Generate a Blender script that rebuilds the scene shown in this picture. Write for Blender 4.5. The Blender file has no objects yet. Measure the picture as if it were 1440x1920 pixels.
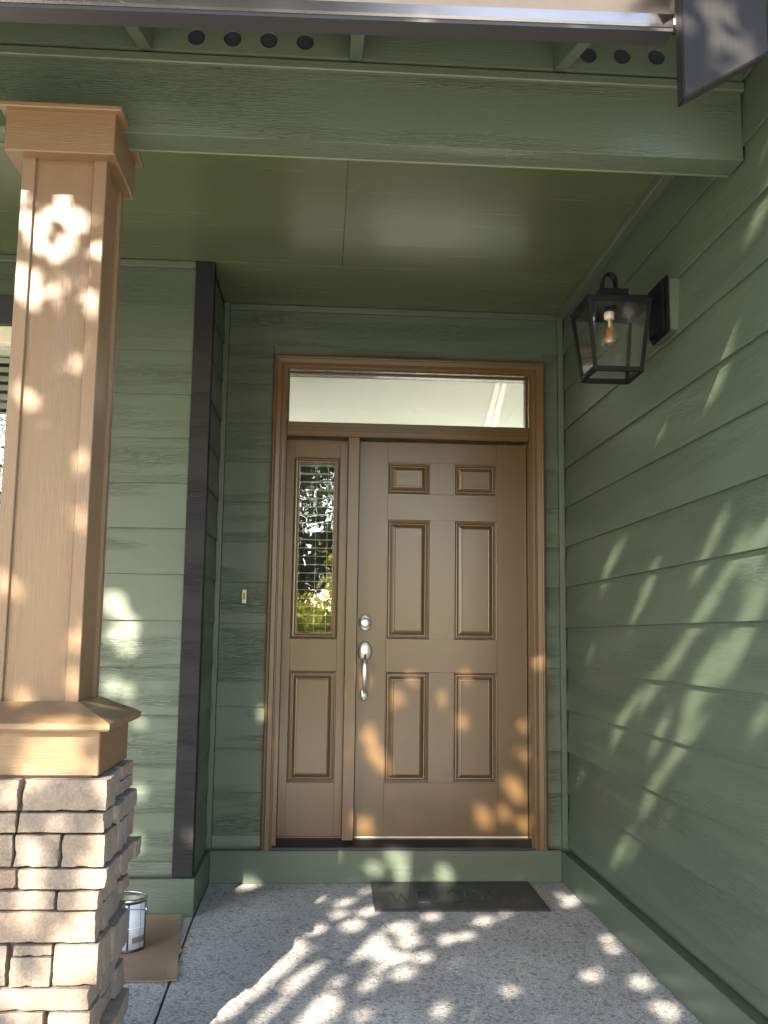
import bpy, bmesh, math, random
import numpy as np
from mathutils import Vector, Matrix, noise

random.seed(7)
rng = np.random.default_rng(11)
S = bpy.context.scene
COL = S.collection

# ------------------------------------------------------------------ camera
CAM = Vector((-0.0585, -4.9176, 1.1931))
YAW, PITCH, ROLL, FPX = math.radians(3.6434), math.radians(7.4242), math.radians(0.7725), 1806.3   # FPX for a 1920 px tall frame
fwd = Vector((math.sin(YAW) * math.cos(PITCH), math.cos(YAW) * math.cos(PITCH), math.sin(PITCH)))
rgt0 = Vector((math.cos(YAW), -math.sin(YAW), 0)); up0 = rgt0.cross(fwd)
rgt = rgt0 * math.cos(ROLL) + up0 * math.sin(ROLL)
upv = -rgt0 * math.sin(ROLL) + up0 * math.cos(ROLL)
cd = bpy.data.cameras.new('camera'); co = bpy.data.objects.new('camera', cd); COL.objects.link(co)
m = Matrix.Identity(4)
for i, v in enumerate((rgt, upv, -fwd)):
    for j in range(3): m[j][i] = v[j]
m.translation = CAM; co.matrix_world = m
cd.sensor_fit = 'VERTICAL'; cd.sensor_height = 36.0; cd.lens = FPX / 1920 * 36.0
cd.clip_start = 0.05; cd.clip_end = 2000
S.camera = co

def px(u, v, ax, val):
    """a photograph pixel on the plane ax = val"""
    k = rgt * ((u - 720) / FPX) - upv * ((v - 960) / FPX) + fwd
    i = 'xyz'.index(ax); t = (val - CAM[i]) / k[i]
    return CAM + k * t

# ------------------------------------------------------------------ sky, sun, exposure
LIGHT = Vector((0.33, 1.0, -0.60)).normalized()          # the way the sunlight travels
ELEV = math.asin(-LIGHT.z); AZ = math.atan2(-LIGHT.x, -LIGHT.y) % (2 * math.pi)
W = bpy.data.worlds.new('World'); S.world = W; W.use_nodes = True
wn = W.node_tree.nodes; sky = wn.new('ShaderNodeTexSky'); sky.sky_type = 'NISHITA'; sky.sun_disc = False
sky.sun_elevation = ELEV; sky.sun_rotation = AZ; sky.air_density = 1.0; sky.dust_density = 1.0; sky.ozone_density = 1.0
W.node_tree.links.new(sky.outputs[0], wn['Background'].inputs[0]); wn['Background'].inputs[1].default_value = 0.15
sl = bpy.data.lights.new('sun', 'SUN'); sl.energy = 5.0; sl.angle = math.radians(0.45); sl.color = (1.0, 0.89, 0.74)
so = bpy.data.objects.new('sun', sl); COL.objects.link(so)
so.rotation_euler = LIGHT.to_track_quat('-Z', 'Y').to_euler(); so.location = (-6, -20, 14)
vs = S.view_settings; vs.view_transform = 'Standard'; vs.look = 'None'; vs.gamma = 1; vs.use_curve_mapping = False
vs.exposure = 2.38
S.cycles.use_denoising = True
S.cycles.max_bounces = 12; S.cycles.diffuse_bounces = 6; S.cycles.glossy_bounces = 5; S.cycles.transparent_max_bounces = 16
S.cycles.sample_clamp_indirect = 6.0

# ------------------------------------------------------------------ materials
class NT:
    def __init__(s, name):
        s.m = bpy.data.materials.new(name); s.m.use_nodes = True; s.t = s.m.node_tree
        s.b = s.t.nodes['Principled BSDF']; s.out = s.t.nodes['Material Output']
    def n(s, typ, ins=None, **kw):
        nd = s.t.nodes.new(typ)
        for k, v in kw.items(): setattr(nd, k, v)
        for k, v in (ins or {}).items():
            if hasattr(v, 'is_linked') or isinstance(v, bpy.types.NodeSocket): s.t.links.new(v, nd.inputs[k])
            else: nd.inputs[k].default_value = v
        return nd
    def link(s, a, b): s.t.links.new(a, b)
    def ramp(s, fac, stops, interp='LINEAR'):
        r = s.n('ShaderNodeValToRGB', {0: fac}); e = r.color_ramp; e.interpolation = interp
        while len(e.elements) < len(stops): e.elements.new(0.5)
        for el, (p, c) in zip(e.elements, stops):
            el.position = p; el.color = (c, c, c, 1) if isinstance(c, (int, float)) else (*c, 1)
        return r.outputs[0]
    def math(s, op, a, b=0.0, c=0.0): return s.n('ShaderNodeMath', {0: a, 1: b, 2: c}, operation=op).outputs[0]
    def mix(s, fac, a, b, blend='MIX'):
        x = s.n('ShaderNodeMix', data_type='RGBA', blend_type=blend)
        for i, v in ((0, fac), (6, a), (7, b)):
            if isinstance(v, bpy.types.NodeSocket): s.t.links.new(v, x.inputs[i])
            elif i == 0: x.inputs[0].default_value = v
            else: x.inputs[i].default_value = (*v, 1)
        return x.outputs[2]
    def coords(s, rnd=True, scale=(1, 1, 1), rot=(0, 0, 0)):
        tc = s.n('ShaderNodeTexCoord'); v = tc.outputs['Object']
        if rnd:
            oi = s.n('ShaderNodeObjectInfo')
            r = s.math('MULTIPLY', oi.outputs['Random'], 37.0)
            v = s.n('ShaderNodeVectorMath', {0: v, 1: s.n('ShaderNodeCombineXYZ', {0: r, 1: r, 2: r}).outputs[0]}, operation='ADD').outputs[0]
        return s.n('ShaderNodeMapping', {0: v, 'Scale': scale, 'Rotation': rot}).outputs[0]
    def bump(s, h, strength, dist, prev=None):
        b = s.n('ShaderNodeBump', {'Height': h, 'Strength': strength, 'Distance': dist})
        if prev is not None: s.t.links.new(prev, b.inputs['Normal'])
        return b.outputs[0]

def paint(name, col, rough=0.4, axis='X', grain=0.0, fine=0.3, var=0.10, spec=0.5, streak=0.12, fs=1.0):
    """brushed house paint over boards; axis = the way the grain runs"""
    k = NT(name)
    sc = {'X': (0.22, 1, 1), 'Y': (1, 0.22, 1), 'Z': (1, 1, 0.22)}[axis]
    across = {'X': 'Z', 'Y': 'Z', 'Z': 'X'}[axis]
    v = k.coords(True, sc)
    big = k.n('ShaderNodeTexNoise', {'Vector': v, 'Scale': 3.0, 'Detail': 4.0, 'Roughness': 0.6}).outputs[0]
    c1 = tuple(x * (1 - var) for x in col); c2 = tuple(min(1, x * (1 + var)) for x in col)
    colr = k.ramp(big, [(0.3, c1), (0.7, c2)])
    st = tuple(c * fs for c in {'X': (3, 120, 120), 'Y': (120, 3, 120), 'Z': (120, 120, 3)}[axis])
    fn = k.n('ShaderNodeTexNoise', {'Vector': k.coords(True, st), 'Scale': 1.6, 'Detail': 3.0, 'Roughness': 0.7}).outputs[0]
    k.link(k.mix(k.math('MULTIPLY', fn, streak), colr, tuple(x * 0.55 for x in col)), k.b.inputs['Base Color'])
    rr = k.n('ShaderNodeMapRange', {0: fn, 3: rough - 0.6 * min(streak, 0.12), 4: rough + 0.8 * min(streak, 0.12)}).outputs[0]
    k.link(rr, k.b.inputs['Roughness'])
    k.b.inputs['Specular IOR Level'].default_value = spec
    nrm = None
    if fine > 0: nrm = k.bump(fn, fine, 0.0006)
    if grain > 0:
        wv = k.n('ShaderNodeTexWave', {'Vector': k.coords(True, {'X': (0.055, 1, 1), 'Y': (1, 0.055, 1), 'Z': (1, 1, 0.055)}[axis]), 'Scale': 30.0, 'Distortion': 11.0, 'Detail': 3.0, 'Detail Scale': 7.0, 'Detail Roughness': 0.45},
                 wave_type='BANDS', bands_direction=across).outputs[1]
        lines = k.ramp(wv, [(0.0, 0.0), (0.55, 0.05), (0.80, 0.9), (1.0, 1.0)])
        msk = k.n('ShaderNodeTexNoise', {'Vector': k.coords(True, {'X': (0.5, 1, 5), 'Y': (1, 0.5, 5), 'Z': (5, 1, 0.5)}[axis]), 'Scale': 2.0, 'Detail': 2.0}).outputs[0]
        h = k.math('MULTIPLY', lines, k.ramp(msk, [(0.47, 0.03), (0.66, 1.0)]))
        nrm = k.bump(h, grain, 0.0032, nrm)
    if nrm is not None: k.link(nrm, k.b.inputs['Normal'])
    return k.m

def simple(name, col, rough=0.5, metal=0.0, spec=0.5, bump=0.0, bscale=60, var=0.08, coat=0.0):
    k = NT(name)
    nz = k.n('ShaderNodeTexNoise', {'Vector': k.coords(True), 'Scale': bscale, 'Detail': 4.0, 'Roughness': 0.6}).outputs[0]
    k.link(k.ramp(nz, [(0.3, tuple(x * (1 - var) for x in col)), (0.7, tuple(min(1, x * (1 + var)) for x in col))]), k.b.inputs['Base Color'])
    k.link(k.n('ShaderNodeMapRange', {0: nz, 3: max(0.02, rough - 0.06), 4: rough + 0.08}).outputs[0], k.b.inputs['Roughness'])
    k.b.inputs['Metallic'].default_value = metal; k.b.inputs['Specular IOR Level'].default_value = spec
    k.b.inputs['Coat Weight'].default_value = coat
    if bump: k.link(k.bump(nz, bump, 0.001), k.b.inputs['Normal'])
    return k.m

def pane_mat(name, tint=(1, 1, 1), ior=1.5, wav=0.0):
    k = NT(name); t = k.t
    tr = k.n('ShaderNodeBsdfTransparent', {0: (*tint, 1)}); gl = k.n('ShaderNodeBsdfGlossy', {'Color': (1, 1, 1, 1), 'Roughness': 0.01})
    f0 = ((ior - 1) / (ior + 1)) ** 2; lw_ = k.n('ShaderNodeLayerWeight', {'Blend': 0.5})
    fr = k.math('MULTIPLY_ADD', k.math('POWER', lw_.outputs['Facing'], 5.0), 1 - f0, f0)
    if wav:
        nz = k.n('ShaderNodeTexNoise', {'Vector': k.coords(False), 'Scale': 7.0, 'Detail': 2.0}).outputs[0]
        k.link(k.bump(nz, wav, 0.01), gl.inputs['Normal'])
    mx = k.n('ShaderNodeMixShader', {0: fr, 1: tr.outputs[0], 2: gl.outputs[0]})
    k.link(mx.outputs[0], k.out.inputs[0]); return k.m

GREEN = (0.083, 0.107, 0.075)
M = {}
M['siding'] = paint('green_siding_paint', GREEN, 0.40, 'X', 0.75, 0.35)
M['green_x'] = paint('green_trim_paint', GREEN, 0.36, 'X', 0.35, 0.3)
M['green_beam'] = paint('green_beam_paint', GREEN, 0.28, 'X', 0.9, 0.25)
M['green_y'] = paint('green_trim_paint_deep', GREEN, 0.36, 'Y', 0.3, 0.3)
M['green_z'] = paint('green_trim_paint_upright', GREEN, 0.36, 'Z', 0.3, 0.3)
M['ceiling'] = paint('green_ceiling_paint', (0.090, 0.110, 0.056), 0.24, 'X', 0.0, 0.30, 0.10, 0.5, 0.10, 0.22)
TAN = (0.160, 0.099, 0.051)
M['tan_z'] = paint('tan_column_paint', TAN, 0.36, 'Z', 0.35, 1.0, 0.12, 0.5, 0.25)
M['tan_x'] = paint('tan_trim_paint', TAN, 0.34, 'X', 0.35, 1.0, 0.12, 0.5, 0.25)
BROWN = (0.097, 0.055, 0.0200)
M['door_z'] = paint('brown_door_paint', BROWN, 0.24, 'Z', 0.0, 0.012, 0.03, 0.75, 0.02)
M['door_x'] = paint('brown_door_paint_level', BROWN, 0.24, 'X', 0.0, 0.012, 0.03, 0.75, 0.02)
M['casing_z'] = paint('brown_casing_paint', (0.112, 0.062, 0.025), 0.28, 'Z', 0.0, 0.08, 0.04, 0.5, 0.05)
M['casing_x'] = paint('brown_casing_paint_level', (0.112, 0.062, 0.025), 0.28, 'X', 0.0, 0.08, 0.04, 0.5, 0.05)
M['black_z'] = paint('charcoal_rough_board', (0.0125, 0.0122, 0.0135), 0.60, 'X', 0.6, 1.0, 0.2, 0.3)
M['black_x'] = paint('charcoal_trim', (0.030, 0.030, 0.034), 0.45, 'X', 0.2, 0.5)
M['tarboard'] = paint('charcoal_barge_board', (0.018, 0.0175, 0.018), 0.5, 'Z', 0.3, 1.0, 0.2, 0.12)
M['dark'] = simple('dark_threshold', (0.018, 0.018, 0.020), 0.35)
M['gutter'] = simple('brown_grey_gutter', (0.21, 0.20, 0.205), 0.20, 0.8, 0.6, 0.0, 8)
M['nickel'] = simple('satin_nickel', (0.80, 0.77, 0.73), 0.36, 0.9)
M['nickel_dark'] = simple('dark_patina', (0.03, 0.027, 0.024), 0.4, 0.5)
M['lamp'] = simple('black_lantern_metal', (0.006, 0.006, 0.0065), 0.45, 0.0, 0.15, 0.15, 90)
M['socket'] = simple('white_socket', (0.72, 0.66, 0.56), 0.4)
M['bulb'] = pane_mat('amber_clear_bulb', (1.0, 0.90, 0.74), 1.9)
M['filament'] = simple('amber_filament', (0.75, 0.30, 0.10), 0.4, 0.0)
M['pane'] = pane_mat('window_pane', (0.93, 0.95, 0.94), 2.1, 0.10)
M['pane_thin'] = pane_mat('lantern_pane', (0.98, 0.985, 0.985), 1.4)
M['cream'] = simple('cream_vinyl', (0.72, 0.66, 0.52), 0.35)
M['blind'] = simple('white_blind', (0.72, 0.71, 0.66), 0.4)
M['white'] = simple('white_interior', (0.86, 0.86, 0.80), 0.6, var=0.02)
M['white_gloss'] = simple('bright_white_gloss', (0.90, 0.89, 0.84), 0.4, var=0.01)
M['wood_floor'] = simple('oak_floor', (0.30, 0.19, 0.10), 0.4)
M['room_gloom'] = simple('unlit_room_brown', (0.035, 0.026, 0.020), 0.5)  # dark brown that paints in the gloom of rooms behind glass
M['rubber'] = simple('black_rubber', (0.026, 0.027, 0.030), 0.42, 0, 0.5, 0.35, 140)
M['bell'] = simple('cream_bell', (0.78, 0.68, 0.42), 0.3)
M['bell_button'] = simple('olive_bell_button', (0.22, 0.19, 0.09), 0.3)
M['tin'] = simple('bare_tin', (0.60, 0.62, 0.62), 0.22, 1.0)
M['tin_dark'] = simple('dark_can_body', (0.035, 0.04, 0.042), 0.3, 0.3)
M['attic_shade'] = simple('painted_attic_shade', (0.008, 0.009, 0.012), 0.9)

def screen_mat():
    k = NT('vent_wire_screen')
    v = k.coords(False, (1, 1, 1))
    br = k.n('ShaderNodeTexBrick', {'Vector': k.n('ShaderNodeMapping', {0: v, 'Rotation': (math.pi / 2, 0, 0)}).outputs[0],
             'Color1': (0.010, 0.012, 0.018, 1), 'Color2': (0.010, 0.012, 0.018, 1), 'Mortar': (0.022, 0.028, 0.042, 1),
             'Scale': 1.0, 'Mortar Size': 0.0011, 'Brick Width': 0.0064, 'Row Height': 0.0064}, offset=0.0).outputs[0]
    k.link(br, k.b.inputs['Base Color']); k.b.inputs['Roughness'].default_value = 0.6; return k.m
M['screen'] = screen_mat()

def aggregate():
    k = NT('exposed_aggregate_concrete'); v = k.coords(False)
    vo = k.n('ShaderNodeTexVoronoi', {'Vector': v, 'Scale': 185.0, 'Randomness': 1.0}, voronoi_dimensions='3D')
    rnd = k.n('ShaderNodeSeparateColor', {0: vo.outputs['Color']}).outputs[0]
    stones = k.ramp(rnd, [(0.0, (0.24, 0.235, 0.23)), (0.2, (0.38, 0.37, 0.36)), (0.6, (0.49, 0.475, 0.455)), (0.9, (0.60, 0.58, 0.555)), (1.0, (0.68, 0.665, 0.64))])
    v2 = k.n('ShaderNodeTexVoronoi', {'Vector': v, 'Scale': 75.0}, voronoi_dimensions='3D')
    r2 = k.n('ShaderNodeSeparateColor', {0: v2.outputs['Color']}).outputs[1]
    c = k.mix(k.ramp(r2, [(0.86, 0.0), (0.90, 0.8)]), stones, (0.22, 0.215, 0.21))
    patch = k.n('ShaderNodeTexNoise', {'Vector': v, 'Scale': 2.2, 'Detail': 5.0}).outputs[0]
    c = k.mix(1.0, c, k.ramp(patch, [(0.3, 0.80), (0.7, 1.05)]), 'MULTIPLY')
    st2 = k.n('ShaderNodeTexNoise', {'Vector': v, 'Scale': 0.9, 'Detail': 6.0, 'Roughness': 0.65}).outputs[0]
    c = k.mix(1.0, c, k.ramp(st2, [(0.35, (0.80, 0.78, 0.75)), (0.62, (1.0, 1.0, 1.0))]), 'MULTIPLY')
    k.link(c, k.b.inputs['Base Color']); k.b.inputs['Roughness'].default_value = 0.62
    dd = k.ramp(vo.outputs['Distance'], [(0.0, 1.0), (0.6, 0.0)])
    k.link(k.bump(dd, 0.75, 0.003), k.b.inputs['Normal']); return k.m
M['aggregate'] = aggregate()

def stone_mat(pink=False, name='ledge_stone'):
    k = NT(name); oi = k.n('ShaderNodeObjectInfo').outputs['Random']; v = k.coords(True)
    if pink: base = k.ramp(oi, [(0.0, (0.29, 0.145, 0.115)), (1.0, (0.28, 0.165, 0.13))])
    else: base = k.ramp(oi, [(0.0, (0.225, 0.170, 0.122)), (0.3, (0.265, 0.192, 0.135)), (0.6, (0.205, 0.163, 0.130)), (0.8, (0.185, 0.160, 0.135)), (1.0, (0.28, 0.205, 0.145))])
    n1 = k.n('ShaderNodeTexNoise', {'Vector': v, 'Scale': 24.0, 'Detail': 8.0, 'Roughness': 0.72}).outputs[0]
    c = k.mix(k.ramp(n1, [(0.36, 0.0), (0.64, 0.85)]), base, (0.145, 0.118, 0.095))
    n2 = k.n('ShaderNodeTexNoise', {'Vector': v, 'Scale': 9.0, 'Detail': 4.0}).outputs[0]
    c = k.mix(k.ramp(n2, [(0.55, 0.0), (0.8, 0.45)]), c, (0.30, 0.205, 0.14))
    n3 = k.n('ShaderNodeTexNoise', {'Vector': v, 'Scale': 140.0, 'Detail': 3.0}).outputs[0]
    c = k.mix(k.math('MULTIPLY', k.ramp(n3, [(0.4, 0.0), (0.7, 1.0)]), 0.22), c, (0.42, 0.37, 0.31))
    k.link(c, k.b.inputs['Base Color']); k.b.inputs['Roughness'].default_value = 0.78
    nb = k.bump(n1, 1.0, 0.012); k.link(k.bump(n3, 0.7, 0.003, nb), k.b.inputs['Normal']); return k.m
M['stone'] = stone_mat(); M['stone_pink'] = stone_mat(True, 'pink_ledge_stone')
M['mortar'] = simple('grey_mortar', (0.20, 0.175, 0.145), 0.9, bump=0.6, bscale=120)

def concrete(name, col):
    k = NT(name); v = k.coords(False)
    n1 = k.n('ShaderNodeTexNoise', {'Vector': v, 'Scale': 1.5, 'Detail': 8.0}).outputs[0]
    k.link(k.ramp(n1, [(0.3, tuple(x * .8 for x in col)), (0.7, tuple(x * 1.12 for x in col))]), k.b.inputs['Base Color'])
    k.b.inputs['Roughness'].default_value = 0.8; return k.m
M['concrete'] = concrete('bounce_concrete', (0.60, 0.53, 0.43))  # pale, to throw sunlight up under the porch
M['lawn'] = concrete('lawn_ground', (0.105, 0.115, 0.045))
M['shingle'] = simple('roof_shingle', (0.06, 0.055, 0.05), 0.9)

def leaf_mat(name, c1, c2, trans=0.45):
    k = NT(name); oi = k.n('ShaderNodeTexNoise', {'Vector': k.coords(False), 'Scale': 3.5, 'Detail': 3.0}).outputs[0]
    c = k.ramp(oi, [(0.3, c1), (0.7, c2)])
    k.link(c, k.b.inputs['Base Color']); k.b.inputs['Roughness'].default_value = 0.5
    tl = k.n('ShaderNodeBsdfTranslucent', {0: k.mix(1.0, c, (1.3, 1.25, 0.7), 'MULTIPLY')})
    k.link(k.n('ShaderNodeMixShader', {0: trans, 1: k.b.outputs[0], 2: tl.outputs[0]}).outputs[0], k.out.inputs[0]); return k.m
M['leaf'] = leaf_mat('maple_leaf', (0.05, 0.075, 0.02), (0.085, 0.115, 0.03), 0.22)
M['leaf_gold'] = leaf_mat('golden_shrub_leaf', (0.26, 0.29, 0.05), (0.45, 0.42, 0.09), 0.6)
M['leaf_dark'] = leaf_mat('dark_tree_leaf', (0.035, 0.05, 0.02), (0.06, 0.08, 0.03), 0.25)
M['bark'] = simple('grey_bark', (0.10, 0.075, 0.055), 0.9, bump=0.9, bscale=22, var=0.3)

def cardboard_mat():
    k = NT('brown_cardboard'); v = k.coords(False)
    n1 = k.n('ShaderNodeTexNoise', {'Vector': v, 'Scale': 5.0, 'Detail': 5.0}).outputs[0]
    c = k.ramp(n1, [(0.3, (0.20, 0.13, 0.078)), (0.7, (0.27, 0.175, 0.105))])
    wv = k.n('ShaderNodeTexWave', {'Vector': v, 'Scale': 40.0, 'Distortion': 0.3}, bands_direction='X').outputs[1]
    sp = k.n('ShaderNodeTexNoise', {'Vector': k.n('ShaderNodeMapping', {0: v, 'Scale': (1, 3.5, 1)}).outputs[0], 'Scale': 14.0, 'Detail': 2.0}).outputs[0]
    c = k.mix(k.ramp(sp, [(0.745, 0.0), (0.77, 0.8)]), c, (0.62, 0.52, 0.42))
    k.link(c, k.b.inputs['Base Color']); k.b.inputs['Roughness'].default_value = 0.55
    k.link(k.bump(wv, 0.12, 0.001), k.b.inputs['Normal']); return k.m
M['card'] = cardboard_mat()

def label_mat():
    """printed paper label: rows of small print in columns"""
    k = NT('printed_paint_label'); uv = k.n('ShaderNodeTexCoord').outputs['UV']
    sx = k.n('ShaderNodeSeparateXYZ', {0: uv})
    row = k.math('SINE', k.math('MULTIPLY', sx.outputs[1], 190.0))
    word = k.n('ShaderNodeTexNoise', {'Vector': k.n('ShaderNodeMapping', {0: uv, 'Scale': (70, 30, 1)}).outputs[0], 'Scale': 1.0, 'Detail': 1.0}).outputs[0]
    ink = k.math('MULTIPLY', k.math('GREATER_THAN', row, 0.1), k.math('GREATER_THAN', word, 0.5))
    c = k.mix(k.math('MULTIPLY', ink, 0.5), (0.66, 0.68, 0.71), (0.30, 0.32, 0.37))
    for x0, w in ((0.30, 0.012), (0.62, 0.035), (0.86, 0.010)):
        d = k.math('LESS_THAN', k.math('ABSOLUTE', k.math('SUBTRACT', sx.outputs[0], x0)), w / 2)
        c = k.mix(d, c, (0.05, 0.055, 0.07))
    d = k.math('LESS_THAN', k.math('ABSOLUTE', k.math('SUBTRACT', sx.outputs[1], 0.47)), 0.010)
    c = k.mix(d, c, (0.78, 0.80, 0.82))
    d = k.math('MULTIPLY', k.math('GREATER_THAN', sx.outputs[0], 0.70), k.math('LESS_THAN', k.math('ABSOLUTE', k.math('SUBTRACT', sx.outputs[1], 0.2)), 0.07))
    c = k.mix(k.math('MULTIPLY', d, 0.75), c, (0.10, 0.13, 0.12))
    k.link(c, k.b.inputs['Base Color']); k.b.inputs['Roughness'].default_value = 0.35; return k.m
M['label'] = label_mat()

# ------------------------------------------------------------------ builders
WLOC = {}
def thing(name, loc=(0, 0, 0), label=None, cat=None, group=None, kind=None):
    o = bpy.data.objects.new(name, None); COL.objects.link(o); o.location = loc; o.empty_display_size = 0.1
    WLOC[o] = Vector(loc)
    return tag(o, label, cat, group, kind)
def tag(o, label=None, cat=None, group=None, kind=None):
    for k, v in (('label', label), ('category', cat), ('group', group), ('kind', kind)):
        if v: o[k] = v
    return o
def link(o, loc, parent=None, rotz=0.0):
    COL.objects.link(o); loc = Vector(loc); WLOC[o] = loc
    if parent is not None:
        o.parent = parent; o.location = loc - WLOC[parent]
    else: o.location = loc
    o.rotation_euler = (0, 0, rotz); return o
def obj(name, verts, faces, mat, parent=None, loc=(0, 0, 0), smooth=False, rotz=0.0, local=False):
    """verts in world coordinates unless local; the origin goes to loc"""
    me = bpy.data.meshes.new(name); L = Vector(loc)
    me.from_pydata([tuple(Vector(v) - (Vector() if local else L)) for v in verts], [], faces); me.update()
    bm = bmesh.new(); bm.from_mesh(me); bmesh.ops.recalc_face_normals(bm, faces=bm.faces); bm.to_mesh(me); bm.free()
    if smooth:
        for p in me.polygons: p.use_smooth = True
    me.materials.append(mat); o = bpy.data.objects.new(name, me)
    return link(o, L, parent, rotz)
def box_mesh(name, sx, sy, sz, mat, bevel=0.0, seg=1):
    bm = bmesh.new(); bmesh.ops.create_cube(bm, size=1.0)
    bmesh.ops.scale(bm, vec=(sx, sy, sz), verts=bm.verts)
    if bevel: bmesh.ops.bevel(bm, geom=bm.edges[:], offset=min(bevel, 0.45 * min(sx, sy, sz)), segments=seg, affect='EDGES')
    me = bpy.data.meshes.new(name); bm.to_mesh(me); bm.free(); me.materials.append(mat); return me
def box(name, x0, x1, y0, y1, z0, z1, mat, parent=None, bevel=0.002, seg=1):
    me = box_mesh(name, x1 - x0, y1 - y0, z1 - z0, mat, bevel, seg)
    return link(bpy.data.objects.new(name, me), ((x0 + x1) / 2, (y0 + y1) / 2, (z0 + z1) / 2), parent)
def tube(name, pts, radii, mat, parent=None, n=12, loc=None, cap=True, flat=None):
    """tapered tube along points"""
    pts = [Vector(p) for p in pts]; vs, fs = [], []
    if isinstance(radii, (int, float)): radii = [radii] * len(pts)
    prev = None
    for i, p in enumerate(pts):
        t = (pts[min(i + 1, len(pts) - 1)] - pts[max(i - 1, 0)]).normalized()
        a = Vector((0, 0, 1)) if abs(t.z) < 0.9 else Vector((1, 0, 0))
        if prev is not None: a = prev
        x = (a - t * a.dot(t)).normalized(); y = t.cross(x); prev = x
        for j in range(n):
            w = 2 * math.pi * j / n; vs.append(p + (x * math.cos(w) + y * math.sin(w)) * radii[i])
    for i in range(len(pts) - 1):
        for j in range(n):
            a, b = i * n + j, i * n + (j + 1) % n; fs.append((a, b, b + n, a + n))
    if cap: fs += [tuple(range(n)), tuple(range((len(pts) - 1) * n, len(pts) * n))]
    return obj(name, vs, fs, mat, parent, loc if loc is not None else pts[0], smooth=True)
def lathe(name, prof, mat, parent=None, loc=(0, 0, 0), n=32, axis='z', sx=1.0, smooth=True, a0=0.0, a1=2 * math.pi):
    """(radius, height) profile round loc; axis z up or y towards the viewer"""
    vs, fs = [], []; full = abs(a1 - a0 - 2 * math.pi) < 1e-6; cnt = n if full else n + 1
    for r, h in prof:
        for j in range(cnt):
            w = a0 + (a1 - a0) * j / n; c, s = r * math.cos(w), r * math.sin(w)
            vs.append((c, s, h) if axis == 'z' else (c * sx, -h, s))
    for i in range(len(prof) - 1):
        for j in range(n):
            a = i * cnt + j; b = i * cnt + (j + 1) % cnt; fs.append((a, b, b + cnt, a + cnt))
    return obj(name, vs, fs, mat, parent, loc, smooth=smooth, local=True)

XR = 1.193; ZC = 2.922; EXP = 0.2062; Z0 = 0.430
# ------------------------------------------------------------------ siding planks
def plank_mesh(L, h=EXP + 0.012, seed=0):
    """lap plank, length on local x, front on -y, bottom edge at z = 0"""
    n = max(2, int(L / 0.25)); vs, fs = [], []
    prof = [(0.000, 0.001), (-0.0012, -0.0), (-0.0, -0.0), ]
    prof = [(-0.0105, 0.0), (-0.0170, 0.0), (-0.0180, 0.0012), (-0.0178, 0.010), (-0.0060, h), (0.0010, h)]
    m_ = len(prof)
    for i in range(n + 1):
        x = -L / 2 + L * i / n; w = 0.0009 * noise.noise(Vector((x * 1.3 + seed * 7.1, seed, 0)))
        for j, (y, z) in enumerate(prof): vs.append((x, y + (w if j < 4 else 0), z + (w * 0.7 if j < 3 else 0)))
    for i in range(n):
        for j in range(m_):
            a, b = i * m_ + j, i * m_ + (j + 1) % m_; fs.append((a, b, b + m_, a + m_))
    fs += [tuple(range(m_)), tuple(range(n * m_, (n + 1) * m_))]
    me = bpy.data.meshes.new('plank'); me.from_pydata(vs, [], fs); me.update()
    bm = bmesh.new(); bm.from_mesh(me); bmesh.ops.recalc_face_normals(bm, faces=bm.faces); bm.to_mesh(me); bm.free()
    me.materials.append(M['siding']); return me
def planks(parent, a, b, axis, ref, ks, zmax, zmin=0.168):
    """a row of planks on a wall: axis x: facing -y at y = ref; axis -x / +x: a wall running in y"""
    L = b - a; shared = {}
    for k in ks:
        z = Z0 + EXP * k; top = min(z + EXP + 0.012, zmax)
        if z < zmin: z = zmin
        if top - z < 0.02: continue
        key = (round(top - z, 3), k % 4)
        if key not in shared: shared[key] = plank_mesh(L, top - z, k)
        o = bpy.data.objects.new('plank', shared[key]); c = (a + b) / 2
        if axis == 'x': link(o, (c, ref, z), parent)
        elif axis == '-x': link(o, (ref, c, z), parent, -math.pi / 2)
        else: link(o, (ref, c, z), parent, math.pi / 2)

# the wall with the door
dw = thing('house_wall', (0.3, 0.1, 0), 'green lap siding wall surrounding the brown front door', 'wall')
RY = 0.016
planks(dw, -0.5665, -0.330, 'x', RY, range(-2, 11), 2.72)
planks(dw, 1.093, 1.1665, 'x', RY, range(-2, 11), 2.72)
planks(dw, -0.5665, 1.1665, 'x', RY, range(11, 12), 2.888)
box('plank', -0.329, 1.092, -0.001, 0.012, 2.64, 2.703, M['siding'], dw, 0.001)
for (x0, x1, z0, z1) in ((-0.75, -0.275, 0, 3.05), (1.037, 1.3, 0, 3.05), (-0.2745, 1.0365, 2.58, 3.05), (-0.2745, 1.0365, 0, 0.15)):
    box('sheathing', x0, x1, 0.018, 0.16, z0, z1, M['green_x'], dw, 0)
box('frieze_strip', -0.567, 1.167, -0.006, 0.017, 2.889, 2.921, M['green_x'], dw, 0.003)
box('corner_trim', 1.1675, 1.196, -0.022, 0.010, 0.166, 2.9205, M['green_z'], dw, 0.002)
box('corner_trim', -0.5955, -0.568, -0.020, 0.012, 0.166, 2.9205, M['green_z'], dw, 0.002)
box('skirt_board', -0.572, 1.1625, -0.021, 0.016, 0.001, 0.155, M['green_x'], dw, 0.002)

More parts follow.
